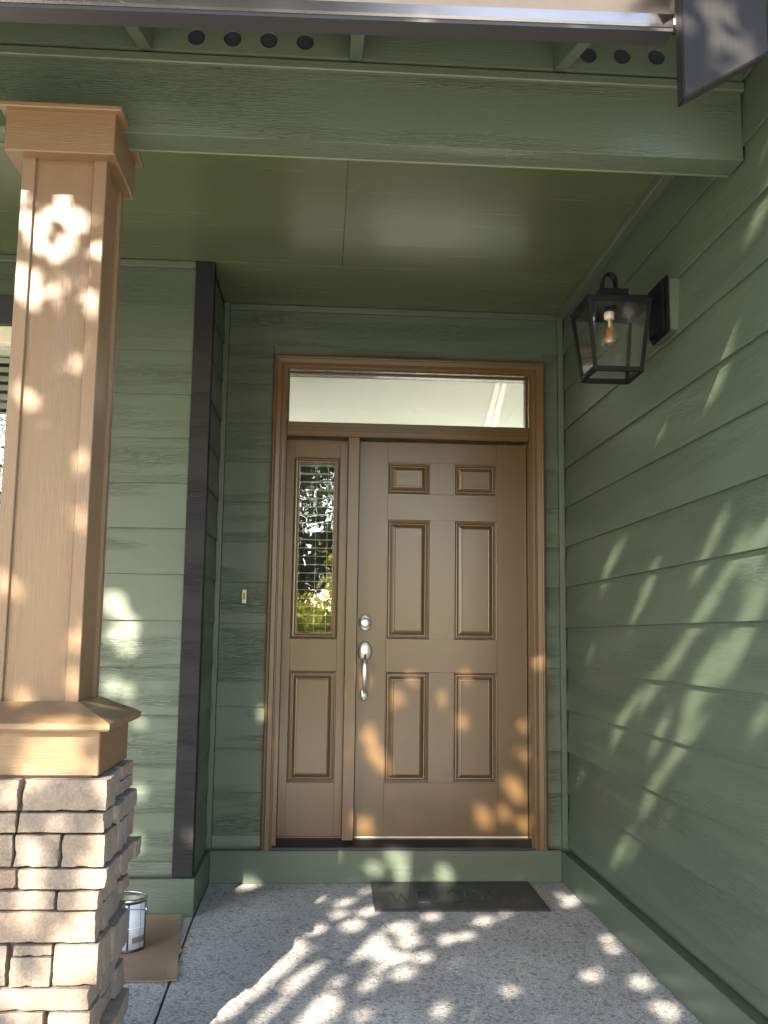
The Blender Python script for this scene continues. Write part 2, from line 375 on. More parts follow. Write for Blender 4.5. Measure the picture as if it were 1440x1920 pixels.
# the wall on the right
rw = thing('house_wall', (1.3, -1.4, 0), 'tall green lap siding wall carrying the lantern, right of the porch', 'wall')
planks(rw, -2.74, -0.0235, '-x', XR + 0.018, range(-2, 14), 3.34, 0.172)
box('sheathing', 1.213, 1.35, -2.735, 0.017, 0, 3.4, M['green_y'], rw, 0)
box('skirt_board', 1.163, 1.212, -2.75, -0.0215, 0.001, 0.150, M['green_y'], rw, 0.003)
box('frieze_strip', 1.160, XR + 0.012, -2.118, -0.007, 2.886, 2.9215, M['green_y'], rw, 0.003)
box('mounting_block', 1.168, XR + 0.015, -1.662, -1.475, 2.300, 2.492, M['green_z'], rw, 0.004, 2)
box('front_wall', 1.3505, 4.5, -2.73, -2.6, 0, 3.4, M['green_x'], rw, 0)
box('corner_board', 1.19, 1.31, -2.765, -2.7405, 0.15, 3.4, M['green_z'], rw, 0.002)

# the wall on the left, with the black corner board, and its return into the door recess
lw = thing('house_wall', (-1.5, -0.45, 0), 'green lap siding wall with charcoal corner board, left behind the column', 'wall')
LY = -0.540
planks(lw, -4.2, -2.75, 'x', LY, range(-2, 12), 2.888)
planks(lw, -1.10, -0.674, 'x', LY, range(-2, 12), 2.888)
planks(lw, -2.749, -1.101, 'x', LY, range(11, 12), 2.888)
planks(lw, -2.749, -1.101, 'x', LY, range(-2, 2), 0.80)
box('sheathing', -4.2, -2.60, -0.538, -0.40, 0, 3.05, M['green_x'], lw, 0)
box('sheathing', -1.25, -0.615, -0.538, -0.40, 0, 3.05, M['green_x'], lw, 0)
box('sheathing', -2.5995, -1.2505, -0.538, -0.40, 2.60, 3.05, M['green_x'], lw, 0)
box('sheathing', -2.5995, -1.2505, -0.538, -0.40, 0, 0.80, M['green_x'], lw, 0)
box('frieze_strip', -4.2, -0.674, -0.566, -0.539, 2.889, 2.9212, M['green_x'], lw, 0.003)
box('corner_board', -0.6735, -0.5865, -0.568, -0.5385, 0.160, 2.9208, M['black_z'], lw, 0.002)
box('corner_board', -0.6145, -0.5868, -0.538, -0.500, 0.160, 2.9208, M['black_z'], lw, 0.002)
box('sheathing', -0.75, -0.609, -0.3995, 0.0175, 0, 3.05, M['green_y'], lw, 0)
planks(lw, -0.499, -0.0205, '+x', -0.6055, range(-2, 12), 2.90)
box('skirt_board', -4.2, -0.5735, -0.583, -0.5385, 0.001, 0.157, M['green_x'], lw, 0.003)
box('skirt_board', -0.607, -0.5725, -0.538, -0.0215, 0.001, 0.156, M['green_y'], lw, 0.003)

# ------------------------------------------------------------------ porch floor (aggregate slabs with a joint), step, ground
def slab(name, xs, top, bot):
    vs = [(x, y, top) for x, y in xs] + [(x, y, bot) for x, y in xs]; n = len(xs)
    fs = [tuple(range(n)), tuple(range(n, 2 * n))] + [(i, (i + 1) % n, n + (i + 1) % n, n + i) for i in range(n)]
    return tag(obj(name, vs, fs, M['aggregate'], None, (0, 0, 0)), kind='structure')
slab('porch_floor', [(-0.570, 0.1), (1.3, 0.1), (1.3, -2.80), (-0.512, -2.80), (-0.5685, -0.60)], 0.0, -0.25)
slab('porch_floor', [(-0.580, 0.1), (-0.5785, -0.60), (-0.522, -2.80), (-4.4, -2.80), (-4.4, 0.1)], 0.0, -0.25)
tag(box('joint_bed', -0.66, -0.45, -2.79, 0.09, -0.24, -0.012, M['dark'], None, 0), kind='structure')
tag(box('porch_step', -1.6, 1.3, -3.15, -2.802, -0.33, -0.16, M['concrete'], None, 0.006), kind='structure')
def sheet(name, x0, x1, y0, y1, z, mat):
    return tag(obj(name, [(x0, y0, z), (x1, y0, z), (x1, y1, z), (x0, y1, z)], [(0, 1, 2, 3)], mat, None, (0, 0, z)), kind='structure')
sheet('lawn', -900, 900, -900, 900, -0.345, M['lawn'])
sheet('walkway', -4.0, 1.49, -14.0, -2.9, -0.325, M['concrete'])  # unseen; widened so more sunlit concrete brightens the beam and ceiling
sheet('added_driveway', 1.5, 8.0, -22.0, -2.7, -0.329, M['concrete'])  # unseen; added as a sunlit reflector for the porch

# ------------------------------------------------------------------ porch ceiling
pc = thing('porch_ceiling', (0, -1.2, ZC), 'smooth olive green porch ceiling of painted panels above the door', 'ceiling')
box('panel', -4.2, 0.0053, -2.123, -0.566, ZC, ZC + 0.012, M['ceiling'], pc, 0.001)
box('panel', 0.0066, 1.2, -2.123, -0.566, ZC, ZC + 0.012, M['ceiling'], pc, 0.001)
box('panel', -0.60, 1.2, -0.5645, 0.016, ZC, ZC + 0.012, M['ceiling'], pc, 0.001)
box('joist_deck', -4.2, 1.2, -2.123, 0.017, ZC + 0.0125, ZC + 0.05, M['dark'], pc, 0)

# ------------------------------------------------------------------ beam
bmT = thing('porch_beam', (-0.5, -2.17, 2.647), 'wide green grained beam spanning the porch front above the door', 'beam')
box('beam_board', -4.2, 1.1945, -2.2235, -2.133, 2.647, 2.894, M['green_beam'], bmT, 0.0008)
box('drip_bead', -4.2, 1.190, -2.1325, -2.1225, 2.641, 2.90, M['green_x'], bmT, 0.003)
box('upper_board', -4.2, 1.200, -2.243, -2.224, 2.864, 2.8925, M['green_x'], bmT, 0.003)

# ------------------------------------------------------------------ eave: rafter tails, vented blocking, fascia, deck
rf = thing('porch_roof', (-1, -2.4, 2.9), 'porch roof eave with green rafter tails and round vent holes over the beam', 'roof')
SL = 0.33
def zs(y): return 2.894 + SL * (y + 2.25)
RX = [-3.683, -3.068, -2.453, -1.838, -1.222, -0.607, 0.008, 0.624]
for x in RX:
    w = 0.018; a, b = -2.644, 0.30
    vs = [(x + s * w, y, zs(y) + h) for s in (-1, 1) for y in (a, b) for h in (0, 0.14)]
    obj('rafter', vs, [(0, 1, 3, 2), (4, 5, 7, 6), (0, 1, 5, 4), (2, 3, 7, 6), (0, 2, 6, 4), (1, 3, 7, 5)], M['green_y'], rf, (x, -2.25, 2.95))
def block(x0, x1, z0, z1, yf, th, holes, r, parent):
    """board with round holes"""
    n = 24; vs, fs = [], []
    def V(*p): vs.append(p); return len(vs) - 1
    xs = [x0]; zc = holes[0][1] if holes else 0
    for side, y in ((0, yf), (1, yf + th)):
        if not holes:
            fs.append((V(x0, y, z0), V(x1, y, z0), V(x1, y, z1), V(x0, y, z1))); continue
        cur = x0; R = r * 1.25
        for hx, hz in holes:
            fs.append((V(cur, y, z0), V(hx - R, y, z0), V(hx - R, y, z1), V(cur, y, z1)))
            fs.append((V(hx - R, y, z0), V(hx + R, y, z0), V(hx + R, y, hz - R), V(hx - R, y, hz - R)))
            fs.append((V(hx - R, y, hz + R), V(hx + R, y, hz + R), V(hx + R, y, z1), V(hx - R, y, z1)))
            ring, sq = [], []
            for j in range(n):
                t = 2 * math.pi * j / n; c, s = math.cos(t), math.sin(t); q = R / max(abs(c), abs(s))
                ring.append(V(hx + r * c, y, hz + r * s)); sq.append(V(hx + q * c, y, hz + q * s))
            for j in range(n): fs.append((ring[j], ring[(j + 1) % n], sq[(j + 1) % n], sq[j]))
            if side == 0:
                bk = [V(vs[i][0], yf + th, vs[i][2]) for i in ring]
                for j in range(n): fs.append((ring[j], ring[(j + 1) % n], bk[(j + 1) % n], bk[j]))
            cur = hx + R
        fs.append((V(cur, y, z0), V(x1, y, z0), V(x1, y, z1), V(cur, y, z1)))
    fs.append((V(x0, yf, z0), V(x1, yf, z0), V(x1, yf + th, z0), V(x0, yf + th, z0)))
    o = obj('blocking', vs, fs, M['green_x'], parent, ((x0 + x1) / 2, yf, z0))
    for hx, hz in holes:
        lathe('vent_screen', [(0.0001, 0), (r * 0.995, 0)], M['screen'], o, (hx, yf + 0.007, hz), 20, 'y', smooth=False)
HO = {5: [(-0.462, 2.942), (-0.356, 2.943), (-0.249, 2.944), (-0.142, 2.944)], 7: [(0.712, 2.950), (0.816, 2.952), (0.923, 2.955), (1.03, 2.957)]}
for i, x in enumerate(RX):
    x1 = (RX[i + 1] if i + 1 < len(RX) else 1.21) - 0.0185
    block(x + 0.0185, x1, 2.8985, 3.03, -2.250, 0.030, HO.get(i, []), 0.026, rf)
box('attic_shade_board', -4.2, 1.2, -2.205, -2.195, 2.90, 3.05, M['attic_shade'], rf, 0)  # near-black colour stands in for the unlit attic
box('fascia', -4.2, 0.765, -2.660, -2.6445, 2.734, 2.90, M['black_x'], rf, 0.002)
dk = [(-4.4, 1.2)]
vs = [(x, y, zs(y) + h) for x in (-4.4, 1.19) for y in (-2.70, 0.5) for h in (0.142, 0.165)]
obj('roof_deck', vs, [(0, 1, 3, 2), (4, 5, 7, 6), (0, 1, 5, 4), (2, 3, 7, 6), (0, 2, 6, 4), (1, 3, 7, 5)], M['green_y'], rf, (0, -1, 3.3))
vs = [(x, y, zs(y) + h) for x in (-4.4, 1.19) for y in (-2.72, 0.5) for h in (0.166, 0.185)]
obj('shingle_layer', vs, [(0, 1, 3, 2), (4, 5, 7, 6), (0, 1, 5, 4), (2, 3, 7, 6), (0, 2, 6, 4), (1, 3, 7, 5)], M['shingle'], rf, (0, -1, 3.35))

# gutter: ogee section swept along x
gt = thing('rain_gutter', (-1.5, -2.70, 2.70), 'brown grey metal rain gutter along the porch eave, top of picture', 'gutter')
prof = [(-2.661, 2.835), (-2.661, 2.706), (-2.700, 2.705), (-2.706, 2.705), (-2.708, 2.712), (-2.710, 2.738), (-2.724, 2.748), (-2.736, 2.757), (-2.752, 2.768),
        (-2.760, 2.783), (-2.762, 2.800), (-2.774, 2.806), (-2.776, 2.824), (-2.766, 2.828), (-2.766, 2.822), (-2.758, 2.808), (-2.748, 2.785), (-2.714, 2.762), (-2.703, 2.714), (-2.668, 2.711), (-2.667, 2.835)]
vs, fs = [], []; n = len(prof); xsn = [-4.3 + i * (0.800 + 4.3) / 24 for i in range(25)]
for x in xsn:
    w = 0.0012 * noise.noise(Vector((x * 2, 3, 0)))
    for y, z in prof: vs.append((x, y + w, z + w + 0.018 + x * 0.0176))
for i in range(len(xsn) - 1):
    for j in range(n):
        a, b = i * n + j, i * n + (j + 1) % n; fs.append((a, b, b + n, a + n))
fs += [tuple(range(n)), tuple(range(len(vs) - n, len(vs)))]
g = obj('trough', vs, fs, M['gutter'], gt, (-1.5, -2.7, 2.7))
vs = [(x, y, z + x * 0.0176) for x in (-4.3, 0.800) for y, z in ((-2.704, 2.7125), (-2.704, 2.7225), (-2.6435, 2.7225), (-2.6435, 2.7125))]
obj('underside_strip', vs, [(0, 1, 2, 3), (4, 5, 6, 7)] + [(j, (j + 1) % 4, 4 + (j + 1) % 4, 4 + j) for j in range(4)], M['black_x'], gt, (-1.5, -2.68, 2.71))
box('end_cap', 0.8005, 0.8035, -2.772, -2.662, 2.735, 2.850, M['gutter'], gt, 0)

# barge board of the wing's roof, upper right
bb = thing('wing_roof_rake', (0.9, -2.8, 2.6), 'charcoal textured barge board end hanging at the upper right corner', 'barge board')
def barge(x):  return 2.472 + 0.62 * (x - 0.776)
xa, xb, ya, yb = 0.776, 0.987, -2.825, -2.780
vs = [(x, y, barge(x) + h) for x in (xa, xb) for y in (ya, yb) for h in (0, 0.40)]
o = obj('barge_board', vs, [(0, 1, 3, 2), (4, 5, 7, 6), (0, 1, 5, 4), (2, 3, 7, 6), (0, 2, 6, 4), (1, 3, 7, 5)], M['tarboard'], bb, (0.88, -2.8, 2.6))
bev = bmesh.new(); bev.from_mesh(o.data); bmesh.ops.bevel(bev, geom=bev.edges[:], offset=0.003, segments=2, affect='EDGES'); bev.to_mesh(o.data); bev.free()
vs = [(x, y, barge(x) + h) for x in (0.72, 3.2) for y in (-2.87, -2.72) for h in (0.401, 0.43)]
obj('rake_deck', vs, [(0, 1, 3, 2), (4, 5, 7, 6), (0, 1, 5, 4), (2, 3, 7, 6), (0, 2, 6, 4), (1, 3, 7, 5)], M['shingle'], bb, (1.5, -2.8, 3.0))

# ------------------------------------------------------------------ column
cx, cy = -0.8135, -2.165
cl = thing('porch_column', (cx, cy, 0), 'tan boxed porch column on a ledge stone pier at left', 'column')
sh = box('shaft', cx - 0.108, cx + 0.108, -2.261, -2.048, 0.99, 2.56, M['tan_z'], cl, 0.002)
for sx_, sy_ in ((-1, -1), (1, -1), (-1, 1), (1, 1)):
    X = cx + sx_ * 0.0995; Y = (-2.2535 if sy_ < 0 else -2.0555)
    box('corner_board', X - 0.0185, X + 0.0185, Y - 0.0185, Y + 0.0185, 0.99, 2.55, M['tan_z'], cl, 0.002)
cp = box('capital', -0.972, -0.668, -2.312, -2.024, 2.532, 2.656, M['tan_x'], cl, 0.003)
box('capital_lip', -0.990, -0.648, -2.334, -2.2240, 2.652, 2.668, M['tan_x'], cp, 0.003)
box('capital_lip', -0.990, -0.648, -2.1220, -1.995, 2.652, 2.668, M['tan_x'], cp, 0.003)
box('base_box', cx - 0.197, cx + 0.197, -2.352, -1.985, 0.832, 0.948, M['tan_x'], cl, 0.003)
a, b, t = 0.222, 0.216, 0.125
vs = [(cx + sx_ * q, cy + sy_ * r, z) for q, r, z in ((a, b, 0.947), (a + .004, b + .004, 0.952), (a + .004, b + .004, 0.964), (a, b, 0.968), (t, t, 1.014)) for sx_, sy_ in ((-1, -1), (1, -1), (1, 1), (-1, 1))]
fs = [(0, 1, 2, 3), (16, 17, 18, 19)] + [(i * 4 + j, i * 4 + (j + 1) % 4, i * 4 + 4 + (j + 1) % 4, i * 4 + 4 + j) for i in range(4) for j in range(4)]
obj('sloped_sill', vs, fs, M['tan_x'], cl, (cx, cy, 0.95))
pier = box('pier', cx - 0.175, cx + 0.175, cy - 0.168, cy + 0.168, 0.0, 0.834, M['mortar'], cl, 0)

def stone(x0, x1, y0, y1, z0, z1, pink=False, seed=None):
    """a rough ledge stone with rounded, uneven edges"""
    sd = random.random() * 100 if seed is None else seed
    sx, sy, sz = x1 - x0, y1 - y0, z1 - z0
    nx, ny, nz = max(3, int(sx / 0.016)), max(3, int(sy / 0.016)), max(3, int(sz / 0.013))
    bm = bmesh.new(); bmesh.ops.create_cube(bm, size=1.0)
    for ax, c in ((0, nx), (1, ny), (2, nz)):
        ed = [e for e in bm.edges if abs((e.verts[0].co - e.verts[1].co)[ax]) > 0.4 and abs((e.verts[0].co - e.verts[1].co).length - abs((e.verts[0].co - e.verts[1].co)[ax])) < 1e-4]
        bmesh.ops.subdivide_edges(bm, edges=ed, cuts=c, use_grid_fill=True)
    R = min(0.0032, 0.3 * min(sx, sy, sz)); hx = (sx / 2, sy / 2, sz / 2)
    for v in bm.verts:
        p = Vector((v.co.x * sx, v.co.y * sy, v.co.z * sz))
        q = Vector(tuple(max(-hx[i] + R, min(hx[i] - R, p[i])) for i in range(3))); d = p - q
        if d.length > 1e-6: p = q + d.normalized() * R
        nb_ = sum(1 for i in range(3) if abs(abs(v.co[i]) - 0.5) < 1e-4)
        if nb_ > 1: p -= p.normalized() * max(0.0, noise.noise(p * 40 + Vector((sd, 3, sd)))) * 0.011
        w = Vector((sd, sd * 0.7, 0)); s1 = noise.noise(p * 16 + w); s2 = noise.noise(p * 55 + w)
        nrm = Vector(tuple(p[i] / hx[i] for i in range(3))); nrm = Vector(tuple(c ** 3 for c in nrm)); nrm = nrm.normalized() if nrm.length > 0 else nrm
        nrm.z *= 0.12
        if sy < 0.2 and abs(nrm.x) < abs(nrm.y): nrm.x *= 0.3
        v.co = p + nrm * (s1 * 0.0050 + s2 * 0.0024)
    me = bpy.data.meshes.new('stone'); bm.to_mesh(me); bm.free()
    for p in me.polygons: p.use_smooth = True
    me.set_sharp_from_angle(angle=math.radians(28))
    me.materials.append(M['stone_pink'] if pink else M['stone'])
    return link(bpy.data.objects.new('stone', me), ((x0 + x1) / 2, (y0 + y1) / 2, (z0 + z1) / 2), pier)
def R_(a): return random.uniform(-a, a)
FY = -2.375
rows = [((0.828, 0.749), [(-1.03, -0.806, 0), (-0.795, -0.588, 0)]), ((0.747, 0.696), [(-1.03, -0.807, 0), (-0.802, -0.590, 0)]),
        ((0.694, 0.613), [(-1.03, -0.814, 0), (-0.809, -0.698, 0), (-0.693, -0.586, 0)]), ((0.611, 0.559), [(-0.93, -0.801, 1), (-0.796, -0.578, 0)]),
        ((0.557, 0.510), [(-1.03, -0.703, 0), (-0.696, -0.595, 0)]), ((0.508, 0.432), [(-1.03, -0.600, 0)]),
        ((0.430, 0.332), [(-1.03, -0.812, 0), (-0.698, -0.590, 0)]), ((0.330, 0.276), [(-1.03, -0.606, 0)]),
        ((0.274, 0.192), [(-1.03, -0.713, 0), (-0.703, -0.601, 0)]), ((0.190, 0.128), [(-1.03, -0.80, 0), (-0.794, -0.592, 0)]),
        ((0.126, 0.060), [(-1.03, -0.70, 0), (-0.69, -0.60, 0)]), ((0.058, 0.001), [(-1.03, -0.85, 0), (-0.845, -0.595, 0)])]
for (zt, zb), st in rows:
    for x0, x1, pk in st:
        f = FY + R_(0.006); corner = x1 > -0.62; dep = random.uniform(0.10, 0.17) if corner else 0.06
        stone(x0, x1, f, f + dep, zb + 0.0015, zt - 0.0015, pk)
        if corner:                                     # the right flank behind the corner stone
            y = f + dep + 0.004; first = True
            while y < -1.975:
                l = min(random.uniform(0.10, 0.20), -1.958 - y)
                if -1.958 - (y + l) < 0.05: l = -1.958 - y
                xo = x1 + R_(0.016)
                last = y + l > -1.98
                if zt - zb > 0.07 and random.random() < 0.45:
                    zm = zb + (zt - zb) * random.uniform(0.4, 0.62)
                    stone(xo - 0.06, xo, y, y + l, zb + 0.0015, zm - 0.0015); xo2 = x1 + R_(0.016)
                    stone(xo2 - 0.06, xo2, y, y + l, zm + 0.0015, zt - 0.0015, last and random.random() < 0.3)
                else: stone(xo - 0.06, xo, y, y + l, zb + 0.0015, zt - 0.0015, last and (zt > 0.8 or (zt > 0.5 and random.random() < 0.35)))
                y += l + 0.005
    if zt > 0.2:
        for s in (0, 1):                               # far and left faces
            y0 = -2.30 + s * 0.17; stone(-1.045, -0.985, y0, y0 + 0.165, zb + 0.0015, zt - 0.0015)
            x0 = -1.03 + s * 0.215; stone(x0, x0 + 0.19, -1.995, -1.95, zb + 0.0015, zt - 0.0015)
stone(-0.801, -0.703, FY, FY + 0.06, 0.404, 0.4285); stone(-0.803, -0.702, FY - 0.004, FY + 0.06, 0.332, 0.4015, False)

# ------------------------------------------------------------------ door frame with transom and sidelight
df = thing('door_frame', (0.38, 0, 0.155), 'brown painted door frame with transom window and tall narrow sidelight', 'door frame')
CO = dict(l=-0.3286, r=1.0916, t=2.6486, b=0.1565)
cprof = [(0.0, 0.012), (0.0, -0.026), (0.004, -0.034), (0.012, -0.036), (0.017, -0.033), (0.019, -0.027), (0.040, -0.023), (0.043, -0.017), (0.049, -0.017), (0.051, -0.010), (0.060, -0.009), (0.060, 0.018)]
def casing(kind):
    vs = []; n = len(cprof)
    for e in (0, 1):
        for o_, y in cprof:
            if kind == 'l': vs.append((CO['l'] + o_, y, CO['b'] if e == 0 else CO['t'] - o_))
            elif kind == 'r': vs.append((CO['r'] - o_, y, CO['b'] if e == 0 else CO['t'] - o_))
            else: vs.append((CO['l'] + o_ if e == 0 else CO['r'] - o_, y, CO['t'] - o_))
    fs = [(j, (j + 1) % n, n + (j + 1) % n, n + j) for j in range(n)] + [tuple(range(n)), tuple(range(n, 2 * n))]
    obj('casing', vs, fs, M['casing_x'] if kind == 't' else M['casing_z'], df, vs[0])
for q in 'lrt': casing(q)
box('jamb', -0.2745, -0.2555, -0.008, 0.13, 0.160, 2.575, M['door_z'], df, 0.001)
box('jamb', 1.0125, 1.036, -0.008, 0.13, 0.160, 2.575, M['door_z'], df, 0.001)
box('head_jamb', -0.2745, 1.036, -0.008, 0.13, 2.5755, 2.592, M['door_x'], df, 0.001)
mu = box('mullion', 0.0665, 0.1245, 0.004, 0.12, 0.198, 2.225, M['door_z'], df, 0.002)
hb = box('transom_bar', -0.255, 1.012, 0.000, 0.12, 2.2255, 2.300, M['door_x'], df, 0.003)
for z, y, h in ((2.270, -0.007, 0.008), (2.253, -0.012, 0.009), (2.231, -0.006, 0.013)):
    box('bead', -0.254, 1.011, y, 0.004, z, z + h, M['door_x'], hb, 0.0025, 2)
for (x0, x1, z0, z1) in ((-0.2550, 1.0120, 2.5665, 2.5752), (-0.2550, 1.0120, 2.3005, 2.3085), (-0.2550, -0.2475, 2.309, 2.566), (1.0045, 1.0120, 2.309, 2.566)):
    box('glazing_bead', x0, x1, 0.045, 0.075, z0, z1, M['door_x'], df, 0.001)
box('transom_pane', -0.2475, 1.0045, 0.058, 0.064, 2.3088, 2.5662, M['pane'], df, 0)
th = thing('door_threshold', (0.4, 0.02, 0.16), 'dark metal threshold under the front door and sidelight', 'threshold')
obj('sill_plate', [(x, y, z) for x in (-0.2735, 1.0115) for y, z in ((-0.024, 0.158), (-0.024, 0.170), (0.035, 0.196), (0.13, 0.197), (0.13, 0.158))],
    [(0, 1, 2, 3, 4), (5, 6, 7, 8, 9)] + [(j, (j + 1) % 5, 5 + (j + 1) % 5, 5 + j) for j in range(5)], M['dark'], th, (0.4, 0, 0.16))

def rings(name, x0, x1, z0, z1, yf, prof, mat, parent, fill=True):
    """nested rectangles: (inset, depth behind yf)"""
    vs, fs = [], []
    for o_, d in prof: vs += [(x0 + o_, yf + d, z0 + o_), (x1 - o_, yf + d, z0 + o_), (x1 - o_, yf + d, z1 - o_), (x0 + o_, yf + d, z1 - o_)]
    for i in range(len(prof) - 1):
        for j in range(4): fs.append((i * 4 + j, i * 4 + (j + 1) % 4, i * 4 + 4 + (j + 1) % 4, i * 4 + 4 + j))
    if fill: k = (len(prof) - 1) * 4; fs.append((k, k + 1, k + 2, k + 3))
    return obj(name, vs, fs, mat, parent, ((x0 + x1) / 2, yf, (z0 + z1) / 2))
PANEL = [(0.0, 0.012), (0.0, -0.0005), (0.003, -0.002), (0.006, -0.001), (0.0075, 0.011), (0.0100, 0.0115), (0.0115, 0.002), (0.016, 0.0012), (0.0185, 0.012), (0.0225, 0.0125), (0.025, 0.0105), (0.036, 0.0040), (0.042, 0.0025), (0.045, 0.0035)]
GLZ = [(0.0, 0.012), (0.0, -0.006), (0.004, -0.008), (0.007, -0.002), (0.010, -0.001), (0.012, -0.009), (0.017, -0.010), (0.019, -0.003), (0.022, -0.002), (0.024, -0.008), (0.028, -0.008), (0.031, 0.0), (0.031, 0.012)]
DY = 0.060
sd = thing('sidelight', (-0.095, DY, 0.2), 'narrow brown sidelight panel with long glass, left of the door', 'sidelight')
for n_, x0, x1, z0, z1 in (('stile', -0.2545, -0.2135, 0.208, 2.207), ('stile', 0.0255, 0.0655, 0.208, 2.207)): box(n_, x0, x1, DY, DY + 0.045, z0, z1, M['door_z'], sd, 0.0006)
for z0, z1 in ((2.1215, 2.207), (1.0195, 1.1815), (0.208, 0.4675)): box('rail', -0.2132, 0.0252, DY + 0.0002, DY + 0.045, z0, z1, M['door_x'], sd, 0.0006)
rings('panel', -0.2131, 0.0251, 0.468, 1.019, DY, PANEL, M['door_z'], sd)
box('panel_core', -0.2131, 0.0251, DY + 0.0150, DY + 0.044, 0.468, 1.019, M['door_z'], sd, 0)
rings('glass_moulding', -0.2131, 0.0251, 1.182, 2.121, DY, GLZ, M['door_z'], sd, False)
box('pane', -0.1825, -0.0055, DY + 0.008, DY + 0.013, 1.2125, 2.0905, M['pane'], sd, 0)
box('sill_strip', -0.2545, 0.0655, DY - 0.004, DY + 0.03, 0.198, 0.2072, M['door_x'], sd, 0.001)
bl = thing('window_blind', (-0.095, 0.13, 2.1), 'white horizontal slat blind behind the sidelight glass', 'blind')
for i in range(21): 
    z = 1.215 + i * 0.0437
    o = box('slat', -0.185, -0.003, 0.104, 0.146, z, z + 0.0018, M['blind'], bl, 0); o.rotation_euler.x = 0.0
for x in (-0.095, -0.035): box('ladder_tape', x - 0.0009, x + 0.0009, 0.1015, 0.103, 1.21, 2.10, M['blind'], bl, 0)
box('head_rail', -0.185, -0.003, 0.104, 0.146, 2.135, 2.165, M['blind'], bl, 0.001)

# ------------------------------------------------------------------ front door
fd = thing('front_door', (0.57, DY, 0.2), 'brown six panel front door with nickel handle set', 'door')
for x0, x1 in ((0.1285, 0.2755), (0.8535, 1.0095)): box('stile', x0, x1, DY, DY + 0.045, 0.206, 2.213, M['door_z'], fd, 0.0006)
for z0, z1 in ((2.1075, 2.213), (1.8035, 1.9405), (1.0185, 1.1855), (0.206, 0.4675)): box('rail', 0.2758, 0.8532, DY + 0.0002, DY + 0.045, z0, z1, M['door_x'], fd, 0.0006)
for z0, z1 in ((1.9408, 2.1072), (1.1858, 1.8032), (0.4678, 1.0182)):
    box('middle_stile', 0.4985, 0.6265, DY + 0.0003, DY + 0.045, z0, z1, M['door_z'], fd, 0.0006)
    for x0, x1 in ((0.2758, 0.4982), (0.6268, 0.8532)):
        rings('panel', x0, x1, z0, z1, DY, PANEL, M['door_z'], fd)
        box('panel_core', x0, x1, DY + 0.0150, DY + 0.044, z0, z1, M['door_z'], fd, 0)
box('door_stop', 0.1248, 1.0122, DY + 0.0462, DY + 0.059, 2.19, 2.2252, M['door_x'], df, 0)
box('door_stop', 0.1248, 0.150, DY + 0.0462, DY + 0.059, 0.2, 2.1895, M['door_z'], df, 0)
box('door_stop', 0.985, 1.0122, DY + 0.0462, DY + 0.059, 0.2, 2.1895, M['door_z'], df, 0)
box('door_stop', -0.2552, 0.0662, DY + 0.0462, DY + 0.053, 2.10, 2.2252, M['door_x'], df, 0)
box('door_sweep', 0.130, 1.009, DY - 0.002, DY + 0.04, 0.1985, 0.2055, M['cream'], fd, 0.001)
db = lathe('deadbolt', [(0.0405, 0.0), (0.0405, 0.004), (0.0385, 0.007), (0.034, 0.0075), (0.028, 0.010), (0.0255, 0.0105)], M['nickel'], fd, (0.169, DY, 1.267), 36, 'y', 0.76)
lathe('cylinder', [(0.0225, 0.009), (0.0225, 0.018), (0.020, 0.020), (0.0001, 0.020)], M['nickel'], db, (0.169, DY, 1.267), 28, 'y', 1.0)
lathe('rim', [(0.0255, 0.006), (0.0255, 0.013), (0.0228, 0.0135), (0.0228, 0.008)], M['nickel_dark'], db, (0.169, DY, 1.267), 28, 'y', 1.0)
box('keyhole', 0.1682, 0.1708, DY - 0.0207, DY - 0.0197, 1.253, 1.261, M['nickel_dark'], db, 0)
lathe('back_plate', [(0.0425, 0.0), (0.0425, 0.003), (0.0400, 0.0032)], M['nickel_dark'], db, (0.169, DY, 1.267), 36, 'y', 0.77)
hs = lathe('handle_plate', [(0.0495, 0.0), (0.0495, 0.005), (0.047, 0.008), (0.043, 0.0085), (0.038, 0.012), (0.0001, 0.0135)], M['nickel'], fd, (0.170, DY, 1.122), 40, 'y', 0.70)
lathe('plate_rim', [(0.0515, 0.0), (0.0515, 0.0035), (0.0490, 0.0037)], M['nickel_dark'], hs, (0.170, DY, 1.122), 40, 'y', 0.72)
tube('thumb_lever', [(0.170, DY - 0.012, 1.100), (0.170, DY - 0.026, 1.098), (0.170, DY - 0.042, 1.102)], [0.0035, 0.0045, 0.006], M['nickel_dark'], hs)
obj('thumb_pad', [(0.170 + x, DY - y, 1.103 + z) for x, y, z in ((-0.011, 0.034, 0.003), (0.011, 0.034, 0.003), (0.013, 0.052, 0.004), (-0.013, 0.052, 0.004), (-0.011, 0.034, 0.0), (0.011, 0.034, 0.0), (0.013, 0.052, 0.001), (-0.013, 0.052, 0.001))],
    [(0, 1, 2, 3), (4, 5, 6, 7), (0, 1, 5, 4), (1, 2, 6, 5), (2, 3, 7, 6), (3, 0, 4, 7)], M['nickel_dark'], hs, (0.17, DY - 0.04, 1.103))
gp = []; gr = []
for i in range(15):
    t_ = i / 14; z = 1.086 - t_ * (1.086 - 0.912); out = 0.012 + 0.044 * math.sin(math.pi * min(1, t_ * 1.02 + 0.03)) ** 0.7
    gp.append((0.1697 - 0.0015 * t_, DY - out, z)); gr.append(0.0125 if 0.05 < t_ < 0.35 else (0.0105 if t_ <= 0.05 else 0.0125 - (t_ - 0.35) * 0.0095))
tube('grip', gp, gr, M['nickel'], fd, 16)
tube('grip_collar', [(0.1684, DY - 0.006, 0.912), (0.1684, DY - 0.020, 0.913)], [0.0075, 0.0068], M['nickel'], fd)
hp = lathe('foot_plate', [(0.0280, 0.0), (0.0280, 0.004), (0.0255, 0.007), (0.0001, 0.009)], M['nickel'], fd, (0.168, DY, 0.902), 32, 'y', 0.72)
